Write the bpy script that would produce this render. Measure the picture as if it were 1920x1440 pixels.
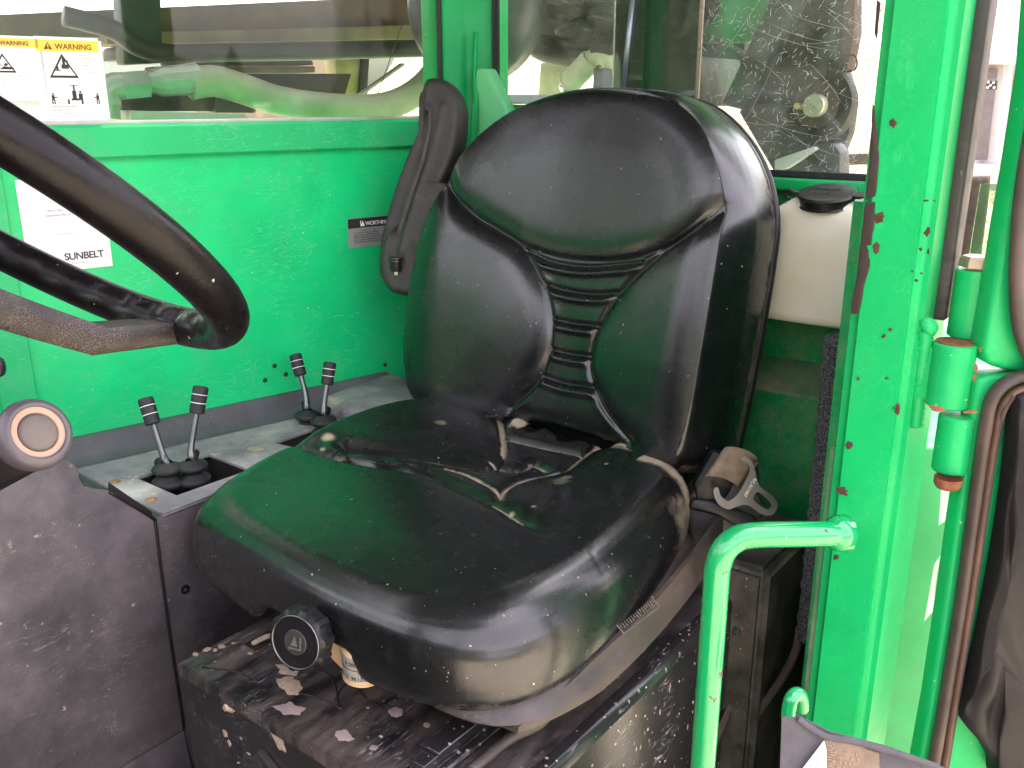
import bpy, bmesh, math, random
import numpy as np
from mathutils import Vector, Matrix
for o in list(bpy.data.objects): bpy.data.objects.remove(o)
SC = bpy.context.scene; COL = SC.collection
R = math.radians
random.seed(5); RNG = np.random.default_rng(5)
# ------------------------------------------------------------------ camera
PITCH, YAW, FPX = R(17.2), R(217.4), 1735.0
CAM = np.array([0, 0, 1.6])
FW = np.array([math.cos(PITCH)*math.cos(YAW), math.cos(PITCH)*math.sin(YAW), -math.sin(PITCH)])
RT = np.array([math.sin(YAW), -math.cos(YAW), 0.0]); UP = np.cross(RT, FW)
cd = bpy.data.cameras.new("camera"); cam = bpy.data.objects.new("camera", cd); COL.objects.link(cam)
cd.sensor_width = 36; cd.lens = FPX/1920*36; cd.clip_start = .02; cd.clip_end = 900
M = Matrix(((RT[0], UP[0], -FW[0]), (RT[1], UP[1], -FW[1]), (RT[2], UP[2], -FW[2])))
cam.matrix_world = Matrix.Translation(Vector(CAM)) @ M.to_4x4()
SC.camera = cam
# ------------------------------------------------------------------ sky, sun, exposure
SUN_EL, SUN_AZ = R(68), R(215)         # sun stands high beyond the far side of the cab; azimuth as maths angle
w = bpy.data.worlds.new("World"); SC.world = w; w.use_nodes = True
nt = w.node_tree; nt.nodes.clear()
sky = nt.nodes.new('ShaderNodeTexSky'); sky.sky_type = 'NISHITA'; sky.sun_disc = False
sky.sun_elevation = SUN_EL; sky.sun_rotation = R(90)-SUN_AZ; sky.dust_density = 4; sky.air_density = 1.0; sky.ozone_density = 1
hs = nt.nodes.new('ShaderNodeHueSaturation'); hs.inputs['Saturation'].default_value = .18; hs.inputs['Value'].default_value = 1.25
tn = nt.nodes.new('ShaderNodeMixRGB'); tn.blend_type = 'MULTIPLY'; tn.inputs[0].default_value = 1; tn.inputs[2].default_value = (1.0, .905, .975, 1)
bg = nt.nodes.new('ShaderNodeBackground'); bg.inputs[1].default_value = .15
wo = nt.nodes.new('ShaderNodeOutputWorld')
nt.links.new(sky.outputs[0], hs.inputs['Color']); nt.links.new(hs.outputs[0], tn.inputs[1]); nt.links.new(tn.outputs[0], bg.inputs[0]); nt.links.new(bg.outputs[0], wo.inputs[0])
sl = bpy.data.lights.new("sun", 'SUN'); sl.energy = 2.0; sl.angle = R(6); sl.color = (1, .95, .88)
so = bpy.data.objects.new("sun", sl); COL.objects.link(so)
sd = Vector((math.cos(SUN_EL)*math.cos(SUN_AZ), math.cos(SUN_EL)*math.sin(SUN_AZ), math.sin(SUN_EL)))
so.rotation_euler = sd.to_track_quat('Z', 'Y').to_euler(); so.location = (0, 0, 6)
SC.view_settings.view_transform = 'Standard'; SC.view_settings.look = 'None'; SC.view_settings.gamma = 1
SC.view_settings.exposure = 2.95
# ------------------------------------------------------------------ rays onto the real planes of the cab
def ray(x, y): return FW*FPX + RT*(x-960) - UP*(y-720)
def onpl(x, y, P, n):
    r = ray(x, y); n = np.array(n, float)
    return CAM + r*np.dot(np.array(P)-CAM, n)/np.dot(r, n)
def X(x, y, v): return onpl(x, y, (v, 0, 0), (1, 0, 0))
def Y(x, y, v): return onpl(x, y, (0, v, 0), (0, 1, 0))
def Z(x, y, v): return onpl(x, y, (0, 0, v), (0, 0, 1))
def D(x, y, d): return CAM + ray(x, y)/FPX*d
WA = np.array([-.663, -1.403, 0]); WD = np.array([-.974, .2268, 0]); WD /= np.linalg.norm(WD); WN = np.array([-WD[1], WD[0], 0]); WN = WN if WN[1] > 0 else -WN
def W(x, y, off=0): return onpl(x, y, WA+WN*off, WN)
def wp(s, z, off=0): return WA + WD*s + WN*off + np.array([0, 0, z])
def ws(x, y, off=0):
    p = W(x, y, off)-WA; return float(p@WD), float(p[2])
# ------------------------------------------------------------------ helpers
def tag(o, label=None, cat=None, group=None, kind=None):
    if label: o['label'] = label
    if cat: o['category'] = cat
    if group: o['group'] = group
    if kind: o['kind'] = kind
    return o
def empty(name, loc, label, cat, group=None):
    o = bpy.data.objects.new(name, None); COL.objects.link(o); o.location = Vector(loc); o.empty_display_size = .05
    bpy.context.view_layer.update()
    return tag(o, label, cat, group)
def absloc(o):
    v = Vector((0, 0, 0))
    while o: v += o.location; o = o.parent
    return v
def put(name, me, mat, parent=None, smooth=False, at=None):
    o = bpy.data.objects.new(name, me); COL.objects.link(o)
    if mat and not me.materials: me.materials.append(mat)
    if smooth is True: me.shade_smooth()
    elif smooth: 
        me.shade_smooth(); me.set_sharp_from_angle(angle=R(smooth))
    base = absloc(parent) if parent else Vector((0, 0, 0))
    if parent: o.parent = parent
    tgt = Vector(at) if at is not None else (base if parent else Vector(np.mean([v.co for v in me.vertices], axis=0)) if len(me.vertices) else base)
    if at is None and not parent: tgt = Vector((tgt.x, tgt.y, min(v.co.z for v in me.vertices)))
    me.transform(Matrix.Translation(-tgt)); o.location = tgt-base
    return o
class MB:
    def __init__(s): s.bm = bmesh.new()
    def poly(s, pts):
        vs = [s.bm.verts.new(Vector(p)) for p in pts]; s.bm.faces.new(vs); return s
    def prism(s, pts, vec, bev=0, seg=2):
        pts = [Vector(p) for p in pts]; vec = Vector(vec)
        b = bmesh.new()
        a = [b.verts.new(p) for p in pts]; c = [b.verts.new(p+vec) for p in pts]; n = len(pts)
        b.faces.new(a[::-1]); b.faces.new(c)
        for i in range(n): b.faces.new((a[i], a[(i+1) % n], c[(i+1) % n], c[i]))
        bmesh.ops.recalc_face_normals(b, faces=b.faces)
        if bev: bmesh.ops.bevel(b, geom=list(b.edges), offset=bev, segments=seg, affect='EDGES', profile=.5, clamp_overlap=True)
        s.merge(b); return s
    def merge(s, b):
        me = bpy.data.meshes.new('t'); b.to_mesh(me); b.free(); s.bm.from_mesh(me); bpy.data.meshes.remove(me)
    def box(s, lo, hi, bev=0, seg=2, rot=None, piv=None):
        (x0, y0, z0), (x1, y1, z1) = lo, hi
        b = bmesh.new(); bmesh.ops.create_cube(b, size=1)
        bmesh.ops.scale(b, vec=(abs(x1-x0), abs(y1-y0), abs(z1-z0)), verts=b.verts)
        if bev: bmesh.ops.bevel(b, geom=list(b.edges), offset=bev, segments=seg, affect='EDGES', clamp_overlap=True)
        bmesh.ops.translate(b, vec=((x0+x1)/2, (y0+y1)/2, (z0+z1)/2), verts=b.verts)
        s.merge(b); return s
    def obox(s, c, ax, ay, az, hx, hy, hz, bev=0, seg=2):
        b = bmesh.new(); bmesh.ops.create_cube(b, size=2)
        bmesh.ops.scale(b, vec=(hx, hy, hz), verts=b.verts)
        if bev: bmesh.ops.bevel(b, geom=list(b.edges), offset=bev, segments=seg, affect='EDGES', clamp_overlap=True)
        m = Matrix([[ax[i], ay[i], az[i]] for i in range(3)]).to_4x4(); m.translation = Vector(c)
        b.transform(m); s.merge(b); return s
    def tube(s, pts, r, n=16, cap=True, sq=None, upv=(0, 0, 1)):
        P = [Vector(p) for p in pts]; rs = r if hasattr(r, '__len__') else [r]*len(P)
        bm = s.bm; rings = []; prev = None
        for i, p in enumerate(P):
            t = (P[min(i+1, len(P)-1)]-P[max(i-1, 0)]).normalized()
            if prev is None:
                a = t.cross(Vector(upv)); a = a if a.length > 1e-3 else t.cross(Vector((1, 0, 0))); a.normalize()
            else: a = (prev-t*prev.dot(t)).normalized()
            prev = a; b = t.cross(a)
            k1, k2 = sq if sq else (1, 1)
            rings.append([bm.verts.new(p+(a*math.cos(2*math.pi*j/n)*k1+b*math.sin(2*math.pi*j/n)*k2)*rs[i]) for j in range(n)])
        for i in range(len(rings)-1):
            for j in range(n): bm.faces.new((rings[i][j], rings[i][(j+1) % n], rings[i+1][(j+1) % n], rings[i+1][j]))
        if cap: bm.faces.new(rings[0][::-1]); bm.faces.new(rings[-1])
        return s
    def lathe(s, o, ax, prof, n=32, rfn=None):
        o = Vector(o); ax = Vector(ax).normalized(); a = ax.orthogonal().normalized(); b = ax.cross(a); bm = s.bm; rings = []
        for (r, h) in prof:
            if r < 1e-6: rings.append([bm.verts.new(o+ax*h)])
            else:
                rings.append([bm.verts.new(o+ax*h+(a*math.cos(2*math.pi*j/n)+b*math.sin(2*math.pi*j/n))*(r*(rfn(2*math.pi*j/n, r, h) if rfn else 1))) for j in range(n)])
        for A, B in zip(rings, rings[1:]):
            for j in range(n):
                k = (j+1) % n
                if len(A) == 1 and len(B) == 1: continue
                if len(A) == 1: bm.faces.new((A[0], B[k], B[j]))
                elif len(B) == 1: bm.faces.new((A[j], A[k], B[0]))
                else: bm.faces.new((A[j], A[k], B[k], B[j]))
        return s
    def build(s, name, mat, parent=None, smooth=False, at=None):
        bmesh.ops.recalc_face_normals(s.bm, faces=s.bm.faces)
        me = bpy.data.meshes.new(name); s.bm.to_mesh(me); s.bm.free()
        return put(name, me, mat, parent, smooth, at)
def sm(pts, k=8, closed=False):
    P = [np.array(p, float) for p in pts]; n = len(P); out = []
    rng = range(n) if closed else range(n-1)
    for i in rng:
        if closed: p0, p1, p2, p3 = P[i-1], P[i], P[(i+1) % n], P[(i+2) % n]
        else: p0, p1, p2, p3 = P[max(i-1, 0)], P[i], P[i+1], P[min(i+2, n-1)]
        for j in range(k):
            t = j/k
            out.append(.5*((2*p1)+(-p0+p2)*t+(2*p0-5*p1+4*p2-p3)*t*t+(-p0+3*p1-3*p2+p3)*t**3))
    if not closed: out.append(P[-1])
    return np.array(out)
def resamp(P, n, closed=True):
    P = np.array(P); Q = np.vstack([P, P[:1]]) if closed else P
    d = np.r_[0, np.cumsum(np.linalg.norm(np.diff(Q, axis=0), axis=1))]
    t = np.linspace(0, d[-1], n, endpoint=not closed)
    return np.stack([np.interp(t, d, Q[:, k]) for k in range(Q.shape[1])], 1)
def rays_out(P, c, n):     # star-shaped outline resampled by angle round c
    P = np.array(P)-c; a = np.unwrap(np.arctan2(P[:, 1], P[:, 0])); r = np.hypot(P[:, 0], P[:, 1])
    if a[-1] < a[0]: a, r = a[::-1], r[::-1]
    a2 = np.r_[a-2*np.pi, a, a+2*np.pi]; r2 = np.r_[r, r, r]; o = np.argsort(a2); a2, r2 = a2[o], r2[o]
    t = np.linspace(0, 2*np.pi, n, endpoint=False); rr = np.interp(t, a2, r2)
    return np.stack([np.cos(t)*rr, np.sin(t)*rr], 1)+c
def pdist(Q, L):           # distance from points Q (n,2) to polyline L
    d = np.full(len(Q), 9.); L = np.array(L)
    for a, b in zip(L[:-1], L[1:]):
        ab = b-a; t = np.clip(((Q-a)@ab)/max(ab@ab, 1e-12), 0, 1)
        d = np.minimum(d, np.hypot(*((Q-a)-t[:, None]*ab).T))
    return d
def inside(Q, P):
    P = np.array(P); c = np.zeros(len(Q), bool); x, y = Q[:, 0], Q[:, 1]
    for (x1, y1), (x2, y2) in zip(P, np.roll(P, -1, 0)):
        m = ((y1 > y) != (y2 > y)); xi = (x2-x1)*(y-y1)/((y2-y1) if abs(y2-y1) > 1e-12 else 1e-12)+x1
        c ^= m & (x < xi)
    return c
def pad(name, frame, face, outer, hf, prof, mat, parent, nA=560, nR=170, dirt=None, rimmod=None):
    O, eu, ev, en = [np.array(v, float) for v in frame]; c = np.mean(face, axis=0)
    F = rays_out(face, c, nA); G = rays_out(outer, c, nA); hF = hf(F)
    rings = []; 
    for (s, wv) in prof:
        Q = F+(G-F)*s; rings.append(np.c_[Q, hF*(1-min(1, s)**2*(3-2*min(1, s)))+(wv if rimmod is None else rimmod(Q, wv))])
    S = 1-(np.linspace(0, 1, nR)[1:])
    for s in S:
        q = c+(F-c)*s if s > 0 else c[None, :]
        rings.append(np.c_[q, hf(q)])
    V = np.vstack(rings); Wd = O+V[:, :1]*eu+V[:, 1:2]*ev+V[:, 2:]*en
    faces = []; n = len(rings)-1
    base = np.arange(nA); nx = np.roll(base, -1)
    for i in range(n-1):
        faces.append(np.stack([i*nA+base, i*nA+nx, (i+1)*nA+nx, (i+1)*nA+base], 1))
    fl = np.vstack(faces).tolist(); top = n*nA
    fl += [[(n-1)*nA+j, (n-1)*nA+(j+1) % nA, top] for j in range(nA)]
    me = bpy.data.meshes.new(name); me.from_pydata(Wd.tolist(), [], fl); me.update()
    if dirt is not None:
        at = me.attributes.new('dirt', 'FLOAT', 'POINT'); at.data.foreach_set('value', dirt(V[:, :2], V[:, 2]).astype(np.float32))
    bm = bmesh.new(); bm.from_mesh(me); bmesh.ops.recalc_face_normals(bm, faces=bm.faces); bm.to_mesh(me); bm.free()
    return put(name, me, mat, parent, True)
def copy_tree(o, loc, label):
    c = o.copy(); COL.objects.link(c); c.location = Vector(loc); c['label'] = label
    for ch in list(o.children):
        d = ch.copy(); COL.objects.link(d); d.parent = c
        for g in list(ch.children): e = g.copy(); COL.objects.link(e); e.parent = d
    return c
def text(s, name, org, ex, ey, size, mat, parent, ext=.0002, bold=0, align='LEFT', space=1.0):
    cu = bpy.data.curves.new('t', 'FONT'); cu.body = s; cu.size = size; cu.extrude = ext; cu.offset = bold; cu.align_x = align; cu.space_character = space
    to = bpy.data.objects.new('t', cu); COL.objects.link(to); me = bpy.data.meshes.new_from_object(to)
    bpy.data.objects.remove(to); bpy.data.curves.remove(cu)
    ex, ey = Vector(ex), Vector(ey); ez = ex.cross(ey)
    m = Matrix([[ex[i], ey[i], ez[i]] for i in range(3)]).to_4x4(); m.translation = Vector(org); me.transform(m)
    me.materials.clear()
    return put(name, me, mat, parent)
# ------------------------------------------------------------------ materials
class N:
    def __init__(s, name):
        s.m = bpy.data.materials.new(name); s.m.use_nodes = True; s.t = s.m.node_tree; s.b = s.t.nodes['Principled BSDF']; s.o = s.t.nodes['Material Output']
        s.tc = s.t.nodes.new('ShaderNodeTexCoord'); s.g = s.t.nodes.new('ShaderNodeNewGeometry')
    def n(s, ty, **k):
        x = s.t.nodes.new(ty)
        for a, v in k.items():
            if isinstance(v, tuple) and a.startswith('i_'): pass
            setattr(x, a, v)
        return x
    def L(s, a, b): s.t.links.new(a, b)
    def pos(s, scale=(1, 1, 1), rot=(0, 0, 0)):
        mp = s.n('ShaderNodeMapping'); s.L(s.g.outputs['Position'], mp.inputs[0]); mp.inputs['Scale'].default_value = scale; mp.inputs['Rotation'].default_value = rot; return mp.outputs[0]
    def noise(s, sc, det=4, rough=.55, vec=None, dist=0):
        x = s.n('ShaderNodeTexNoise'); x.inputs['Scale'].default_value = sc; x.inputs['Detail'].default_value = det; x.inputs['Roughness'].default_value = rough; x.inputs['Distortion'].default_value = dist
        s.L(vec or s.pos(), x.inputs['Vector']); return x.outputs[0]
    def vor(s, sc, feat='F1', out=0, vec=None, rnd=1):
        x = s.n('ShaderNodeTexVoronoi'); x.feature = feat; x.inputs['Scale'].default_value = sc; x.inputs['Randomness'].default_value = rnd
        s.L(vec or s.pos(), x.inputs['Vector']); return x.outputs[out]
    def ramp(s, f, a, b, ca=0., cb=1.):
        x = s.n('ShaderNodeMapRange'); x.inputs[1].default_value = a; x.inputs[2].default_value = b; x.inputs[3].default_value = ca; x.inputs[4].default_value = cb; s.L(f, x.inputs[0]); return x.outputs[0]
    def mul(s, a, b, op='MULTIPLY'):
        x = s.n('ShaderNodeMath', operation=op)
        for i, v in enumerate((a, b)):
            if isinstance(v, (int, float)): x.inputs[i].default_value = v
            else: s.L(v, x.inputs[i])
        return x.outputs[0]
    def mix(s, f, a, b):
        x = s.n('ShaderNodeMixRGB')
        for i, v in enumerate((f, a, b)):
            if isinstance(v, (int, float)): x.inputs[i].default_value = v
            elif isinstance(v, (tuple, list)): x.inputs[i].default_value = (*v, 1)
            else: s.L(v, x.inputs[i])
        return x.outputs[0]
    def bump(s, h, st, dist=.001, prev=None):
        x = s.n('ShaderNodeBump'); x.inputs['Strength'].default_value = st; x.inputs['Distance'].default_value = dist; s.L(h, x.inputs['Height'])
        if prev: s.L(prev, x.inputs['Normal'])
        return x.outputs[0]
    def set(s, col=None, rough=None, normal=None, metal=None, coat=None, spec=None, coatr=None):
        for k, v in (('Base Color', col), ('Roughness', rough), ('Normal', normal), ('Metallic', metal), ('Coat Weight', coat), ('Specular IOR Level', spec), ('Coat Roughness', coatr)):
            if v is None: continue
            if isinstance(v, (int, float)): s.b.inputs[k].default_value = v
            elif isinstance(v, tuple): s.b.inputs[k].default_value = (*v, 1)
            else: s.L(v, s.b.inputs[k])
        return s.m
    def scratch(s, seed=0, sc=14, lo=.49, hi=.497, st=9, mk=(.58, .66)):
        out = None
        for i in range(3):
            r = (seed+.9*i+.3, seed*1.7+1.1*i, seed*.6+2.3*i)
            n_ = s.noise(sc*(1+.4*i), 2, .5, s.pos((1, st, st*.8), r))
            a = s.ramp(n_, lo, hi); b = s.ramp(n_, hi, hi+(hi-lo)*1.0, 1, 0)
            l = s.mul(a, b); msk = s.ramp(s.noise(9+3*i, 3, .6, s.pos((1, 1, 1), (seed+i, i, 0))), *mk)
            l = s.mul(l, msk); out = l if out is None else s.mul(out, l, 'MAXIMUM')
        return out
    def specks(s, sc, size, frac, seed=0):
        v = s.n('ShaderNodeTexVoronoi'); v.inputs['Scale'].default_value = sc
        nz = s.n('ShaderNodeTexNoise'); nz.inputs['Scale'].default_value = sc*2.6; nz.inputs['Detail'].default_value = 3; s.L(s.pos(), nz.inputs['Vector'])
        vm = s.n('ShaderNodeVectorMath', operation='SCALE'); s.L(nz.outputs['Color'], vm.inputs[0]); vm.inputs['Scale'].default_value = .55/sc
        va = s.n('ShaderNodeVectorMath', operation='ADD'); s.L(s.pos((1, 1, 1), (seed, seed*2, seed)), va.inputs[0]); s.L(vm.outputs[0], va.inputs[1]); s.L(va.outputs[0], v.inputs['Vector'])
        sp = s.n('ShaderNodeSeparateColor'); s.L(v.outputs['Color'], sp.inputs[0])
        q = s.mul(v.outputs['Distance'], s.ramp(sp.outputs[1], 0, 1, 1.0, 3.2)); d = s.ramp(q, size*.8, size*1.1, 1, 0)
        return s.mul(d, s.ramp(sp.outputs[0], frac, frac+.02, 1, 0))
def simple(name, col, rough=.5, metal=0, var=.15, sc=25, bump=.15, bs=200, dust=0, dustc=(.35, .29, .24), spec=.5, scr=0, coat=0, spk=0):
    q = N(name); c = q.mix(q.ramp(q.noise(sc, 5), .3, .7), tuple(x*(1-var) for x in col), tuple(min(1, x*(1+var)) for x in col))
    ro = q.ramp(q.noise(sc*1.7, 4), .3, .7, max(.03, rough-.07), min(1, rough+.1))
    if dust:
        f = q.ramp(q.noise(sc*.35, 7, .7), .62-dust*.45, .85-dust*.3, 0, min(1, .25+dust)); c = q.mix(f, c, dustc); ro = q.mix(f, ro, (.85, .85, .85))
    if scr: c = q.mix(q.mul(q.scratch(3), scr), c, (.5, .48, .46))
    if spk: c = q.mix(q.mul(q.specks(150, .26, spk), .75), c, (.5, .45, .4))
    return q.set(c, ro, q.bump(q.noise(bs, 5), bump, .001), metal, spec=spec, coat=coat)
# green paint
def green(name, col=(.008, .63, .195), rough=.33, dust=.12, chips=0, scr=.35, soil=0, coat=.1, spec=.3):
    q = N(name); c = q.mix(q.ramp(q.noise(6, 5), .3, .7), tuple(x*.88 for x in col), tuple(x*1.1 for x in col))
    f = q.ramp(q.noise(9, 8, .72), .5, .8, 0, dust); c = q.mix(f, c, (.22, .42, .25))
    f2 = q.ramp(q.noise(16, 9, .8, q.pos((1, 1, .35), (0, 0, .1))), .56, .70, 0, .3); c = q.mix(f2, c, (.12, .62, .30)); f3 = q.ramp(q.noise(7, 8, .75, q.pos((1, 1, 1), (1, 1, 1))), .55, .75, 0, .35); c = q.mix(f3, c, tuple(x*.55 for x in col))
    if soil: c = q.mix(q.ramp(q.noise(11, 8, .75), .48, .66, 0, soil), c, (.23, .19, .12))
    c = q.mix(q.mul(q.scratch(1, 9, .485, .497, 8, (.50, .60)), scr), c, (.20, .66, .38)); c = q.mix(q.mul(q.specks(90, .2, .16), .6), c, (.3, .55, .38))
    c = q.mix(q.mul(q.scratch(4, 12, .5, .505), scr*.35), c, (.01, .08, .03))
    ro = q.ramp(q.noise(14, 5), .3, .7, rough-.05, rough+.12); h = q.noise(55, 3); nm = q.bump(h, .06, .002); nm = q.bump(q.noise(420, 2), .05, .0005, nm)
    if chips:
        n_ = q.noise(70, 3, .6); k = q.ramp(n_, .74-chips*.1, .75-chips*.1); k = q.mul(k, q.ramp(q.noise(12, 2), .5, .56)); c = q.mix(k, c, (.09, .035, .018)); ro = q.mix(k, ro, (.8, .8, .8))
    return q.set(c, ro, nm, 0, coat=coat, coatr=.12, spec=spec)
G_WALL = green('green_panel_paint', scr=.34, dust=.25); G_RAIL = green('green_rail_paint', (.012, .50, .16), .42, .4)
G_POST = green('green_post_paint', (.005, .36, .10), .36, .08, 0, .1, 0, .03, .2)
G_TUBE = green('green_tube_paint', (.004, .30, .085), .2, .05, .9, .1, 0, .7, .5)
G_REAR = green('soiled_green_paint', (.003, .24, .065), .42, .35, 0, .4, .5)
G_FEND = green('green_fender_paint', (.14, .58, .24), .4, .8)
def leather(name, tint=(.0055, .0062, .0066), speck=.13, dusty=.5):
    q = N(name); a = q.n('ShaderNodeAttribute'); a.attribute_name = 'dirt'
    c = q.mix(q.ramp(q.noise(10, 4), .35, .7), tint, tuple(x*1.5 for x in tint))
    c = q.mix(q.ramp(q.noise(13, 9, .75), .56, .8, 0, .12*dusty), c, (.32, .29, .25))
    c = q.mix(q.mul(q.specks(130, .2, speck*.6, .4), .6), c, (.62, .58, .5)); c = q.mix(q.mul(q.specks(210, .24, speck*.7, 1.4), .5), c, (.55, .5, .42))
    brk = q.noise(60, 8, .75); df = q.mul(a.outputs['Fac'], q.ramp(brk, .3, .55, .25, 1.3)); df = q.ramp(df, .18, .75)
    c = q.mix(df, c, (.42, .34, .24))
    ro = q.mix(df, q.ramp(q.noise(20, 5), .3, .7, .21, .32), (.8, .8, .8))
    v1 = q.vor(300, 'DISTANCE_TO_EDGE', 0, None, 1); g1 = q.ramp(v1, 0, .16); wr = q.noise(150, 3, .5, None, .4)
    amt = q.ramp(q.noise(8, 3), .35, .7, .25, 1.)
    h = q.mul(q.mul(g1, .35), q.mul(wr, amt), 'ADD')
    nm = q.bump(h, .16, .0009); nm = q.bump(q.noise(18, 3), .10, .004, nm)
    return q.set(c, ro, nm, spec=.5, coat=.45, coatr=.2)
LEATH = leather('black_leather'); LEATHB = leather('black_leather_back', (.004, .0048, .0052), .03, .25)
BLKPL = simple('black_plastic', (.010, .010, .011), .38, bump=.2, dust=.10, dustc=(.2, .17, .14), spec=.4)
GREYPL = simple('worn_grey_rubber', (.026, .022, .020), .5, bump=.35, bs=900, dust=.1, var=.3, scr=.35)
RUBBER = simple('black_rubber', (.02, .02, .022), .6, bump=.3, dust=.1)
SEAL = simple('grey_rubber_seal', (.035, .031, .034), .55, bump=.2, dust=.1)
BROWNSEAL = simple('dusty_brown_rubber', (.045, .030, .025), .55, bump=.3, bs=300, var=.5, sc=14, dust=.3, dustc=(.15, .10, .065))
STEEL = simple('worn_steel', (.17, .17, .175), .35, .9, var=.15, bs=500, scr=.3)
ZINC = simple('zinc_fitting', (.36, .39, .37), .35, .25, var=.2, dust=.15)
TAN = simple('tan_plastic', (.62, .43, .24), .5, var=.12, dust=.12)
def bottlemat():
    q = N('cream_plastic'); c = q.mix(q.ramp(q.noise(7, 4), .3, .7), (.74, .68, .50), (.84, .82, .72))
    st = q.ramp(q.noise(22, 5, .7, q.pos((1, 1, .25), (0, .1, 0))), .60, .70, 0, .6); c = q.mix(st, c, (.45, .36, .22))
    q.b.inputs['Subsurface Weight'].default_value = .25; q.b.inputs['Subsurface Radius'].default_value = (.03, .025, .015)
    return q.set(c, .45, q.bump(q.noise(60, 3), .08, .001))
WHITEPL = bottlemat()
WHITE = simple('white_print', (.86, .87, .86), .5, var=.03, bump=.03)
PAPER = simple('paper', (.8, .8, .78), .8, var=.03)
YELLOW = simple('yellow_print', (.85, .62, .06), .5, var=.05, bump=.03)
DKRED = simple('dark_red_print', (.16, .02, .01), .5, bump=.03)
INK = simple('dark_ink', (.025, .02, .02), .6, bump=.03)
INKG = simple('grey_ink', (.16, .15, .15), .6, bump=.03)
SILVER = simple('silver_label', (.42, .45, .42), .35, .35, var=.08, bump=.05)
RUST = simple('rust_brown', (.065, .026, .02), .85, var=.4, sc=120, bump=.5)
RUSTO = simple('orange_rust', (.17, .06, .025), .85, var=.4, sc=120, bump=.6)
MUD = simple('dried_mud', (.42, .33, .24), .95, var=.2, sc=150, bump=.9, bs=350)
WEB = simple('dusty_webbing', (.17, .125, .085), .8, var=.35, sc=60, bump=.9, bs=700, dust=.25, dustc=(.34, .26, .17))
FABRIC = simple('grey_fabric', (.085, .08, .09), .85, var=.25, bump=.8, bs=1200, dust=.15)
LINER = simple('door_liner_rubber', (.010, .009, .010), .6, bump=.3, bs=120, var=.35, sc=9, dust=.22, dustc=(.045, .04, .038), scr=.15, spec=.25)
def consolemat():
    q = N('worn_console_plastic'); c = q.mix(q.ramp(q.noise(7, 5), .3, .7), (.052, .049, .057), (.088, .082, .092))
    zz = q.n('ShaderNodeSeparateXYZ'); q.L(q.g.outputs['Normal'], zz.inputs[0])
    f = q.ramp(q.noise(6, 9, .72), .42, .75, 0, .55); c = q.mix(f, c, (.27, .235, .245))
    c = q.mix(q.mul(q.scratch(5, 12, .49, .497, 7), .75), c, (.4, .36, .34))
    c = q.mix(q.mul(q.scratch(8, 30, .49, .498, 5), .5), c, (.35, .32, .3)); c = q.mix(q.mul(q.specks(70, .2, .16, .7), .7), c, (.45, .4, .36))
    k = q.mul(q.ramp(q.noise(38, 6, .8), .63, .67), q.ramp(q.noise(7, 2, .5, q.pos((1, 1, 1), (2, 1, 0))), .55, .6)); c = q.mix(q.mul(k, .8), c, (.46, .38, .30))
    ro = q.ramp(q.noise(9, 5), .3, .7, .36, .6)
    return q.set(c, ro, q.bump(q.noise(500, 4), .25, .0006))
CONS = consolemat()
def traymat():
    q = N('dusty_tray_plastic'); c = q.mix(q.ramp(q.noise(8, 6), .3, .7), (.17, .15, .175), (.29, .265, .295))
    f = q.ramp(q.noise(9, 8, .7), .42, .68, 0, .75); c = q.mix(f, c, (.50, .46, .45))
    k = q.ramp(q.noise(12, 6, .7, q.pos((1, 1, 1), (1, 2, 0))), .60, .64); c = q.mix(q.mul(k, .8), c, (.52, .44, .32))
    c = q.mix(q.mul(q.scratch(6, 10), .4), c, (.5, .5, .5))
    return q.set(c, q.ramp(q.noise(20), .3, .7, .6, .85), q.bump(q.noise(300, 5), .3, .0008), spec=.25)
TRAY = traymat()
LIPM = simple('tray_lip_plastic', (.10, .098, .108), .5, var=.3, sc=10, dust=.25, dustc=(.2, .19, .19), scr=.4)
def boxmat(name, sp, dusty, gl=.28):
    q = N(name); c = q.mix(q.ramp(q.noise(10, 5), .3, .7), (.010, .010, .012), (.020, .020, .023))
    f = q.ramp(q.noise(8, 9, .75, q.pos((1, 3, 1), (0, 0, .2))), .40, .74, 0, dusty); c = q.mix(f, c, (.22, .175, .155))
    c = q.mix(q.mul(q.scratch(7, 10, .485, .5, 10), .8), c, (.36, .34, .35))
    s1 = q.mul(q.specks(110, .3, sp, .2), q.ramp(q.noise(9, 2), .38, .5)); c = q.mix(q.mul(s1, .95), c, (.55, .5, .45))
    v = q.n('ShaderNodeTexVoronoi'); v.inputs['Scale'].default_value = 85; q.L(q.pos((1, 1, .45), (.0, .0, .0)), v.inputs['Vector'])
    s2 = q.mul(q.ramp(v.outputs['Distance'], .1, .22, 1, 0), q.ramp(q.noise(14, 4), .50, .56)); c = q.mix(q.mul(s2, sp*2.4), c, (.5, .42, .35))
    ro = q.mix(f, (gl, gl, gl), (.6, .6, .6))
    return q.set(c, ro, q.bump(q.noise(90, 4), .12, .0015), spec=.6)
BOXT = boxmat('scuffed_black_enamel', .05, .85); BOXF = boxmat('black_enamel', .04, .12); BOXS = boxmat('splashed_black_enamel', .30, .07, .2)
PAN = simple('dusty_seat_pan', (.045, .038, .036), .45, var=.4, sc=16, dust=.42, dustc=(.14, .098, .07), scr=.3)
def spokemat():
    q = N('grained_spoke_plastic'); v = q.vor(420, 'DISTANCE_TO_EDGE'); k = q.ramp(v, .02, .10, 1, 0)
    k = q.mul(k, q.ramp(q.noise(30, 4), .35, .6)); c = q.mix(k, (.012, .009, .009), (.10, .075, .065))
    return q.set(c, .45, q.bump(v, .5, .001))
SPOKE = spokemat()
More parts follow.
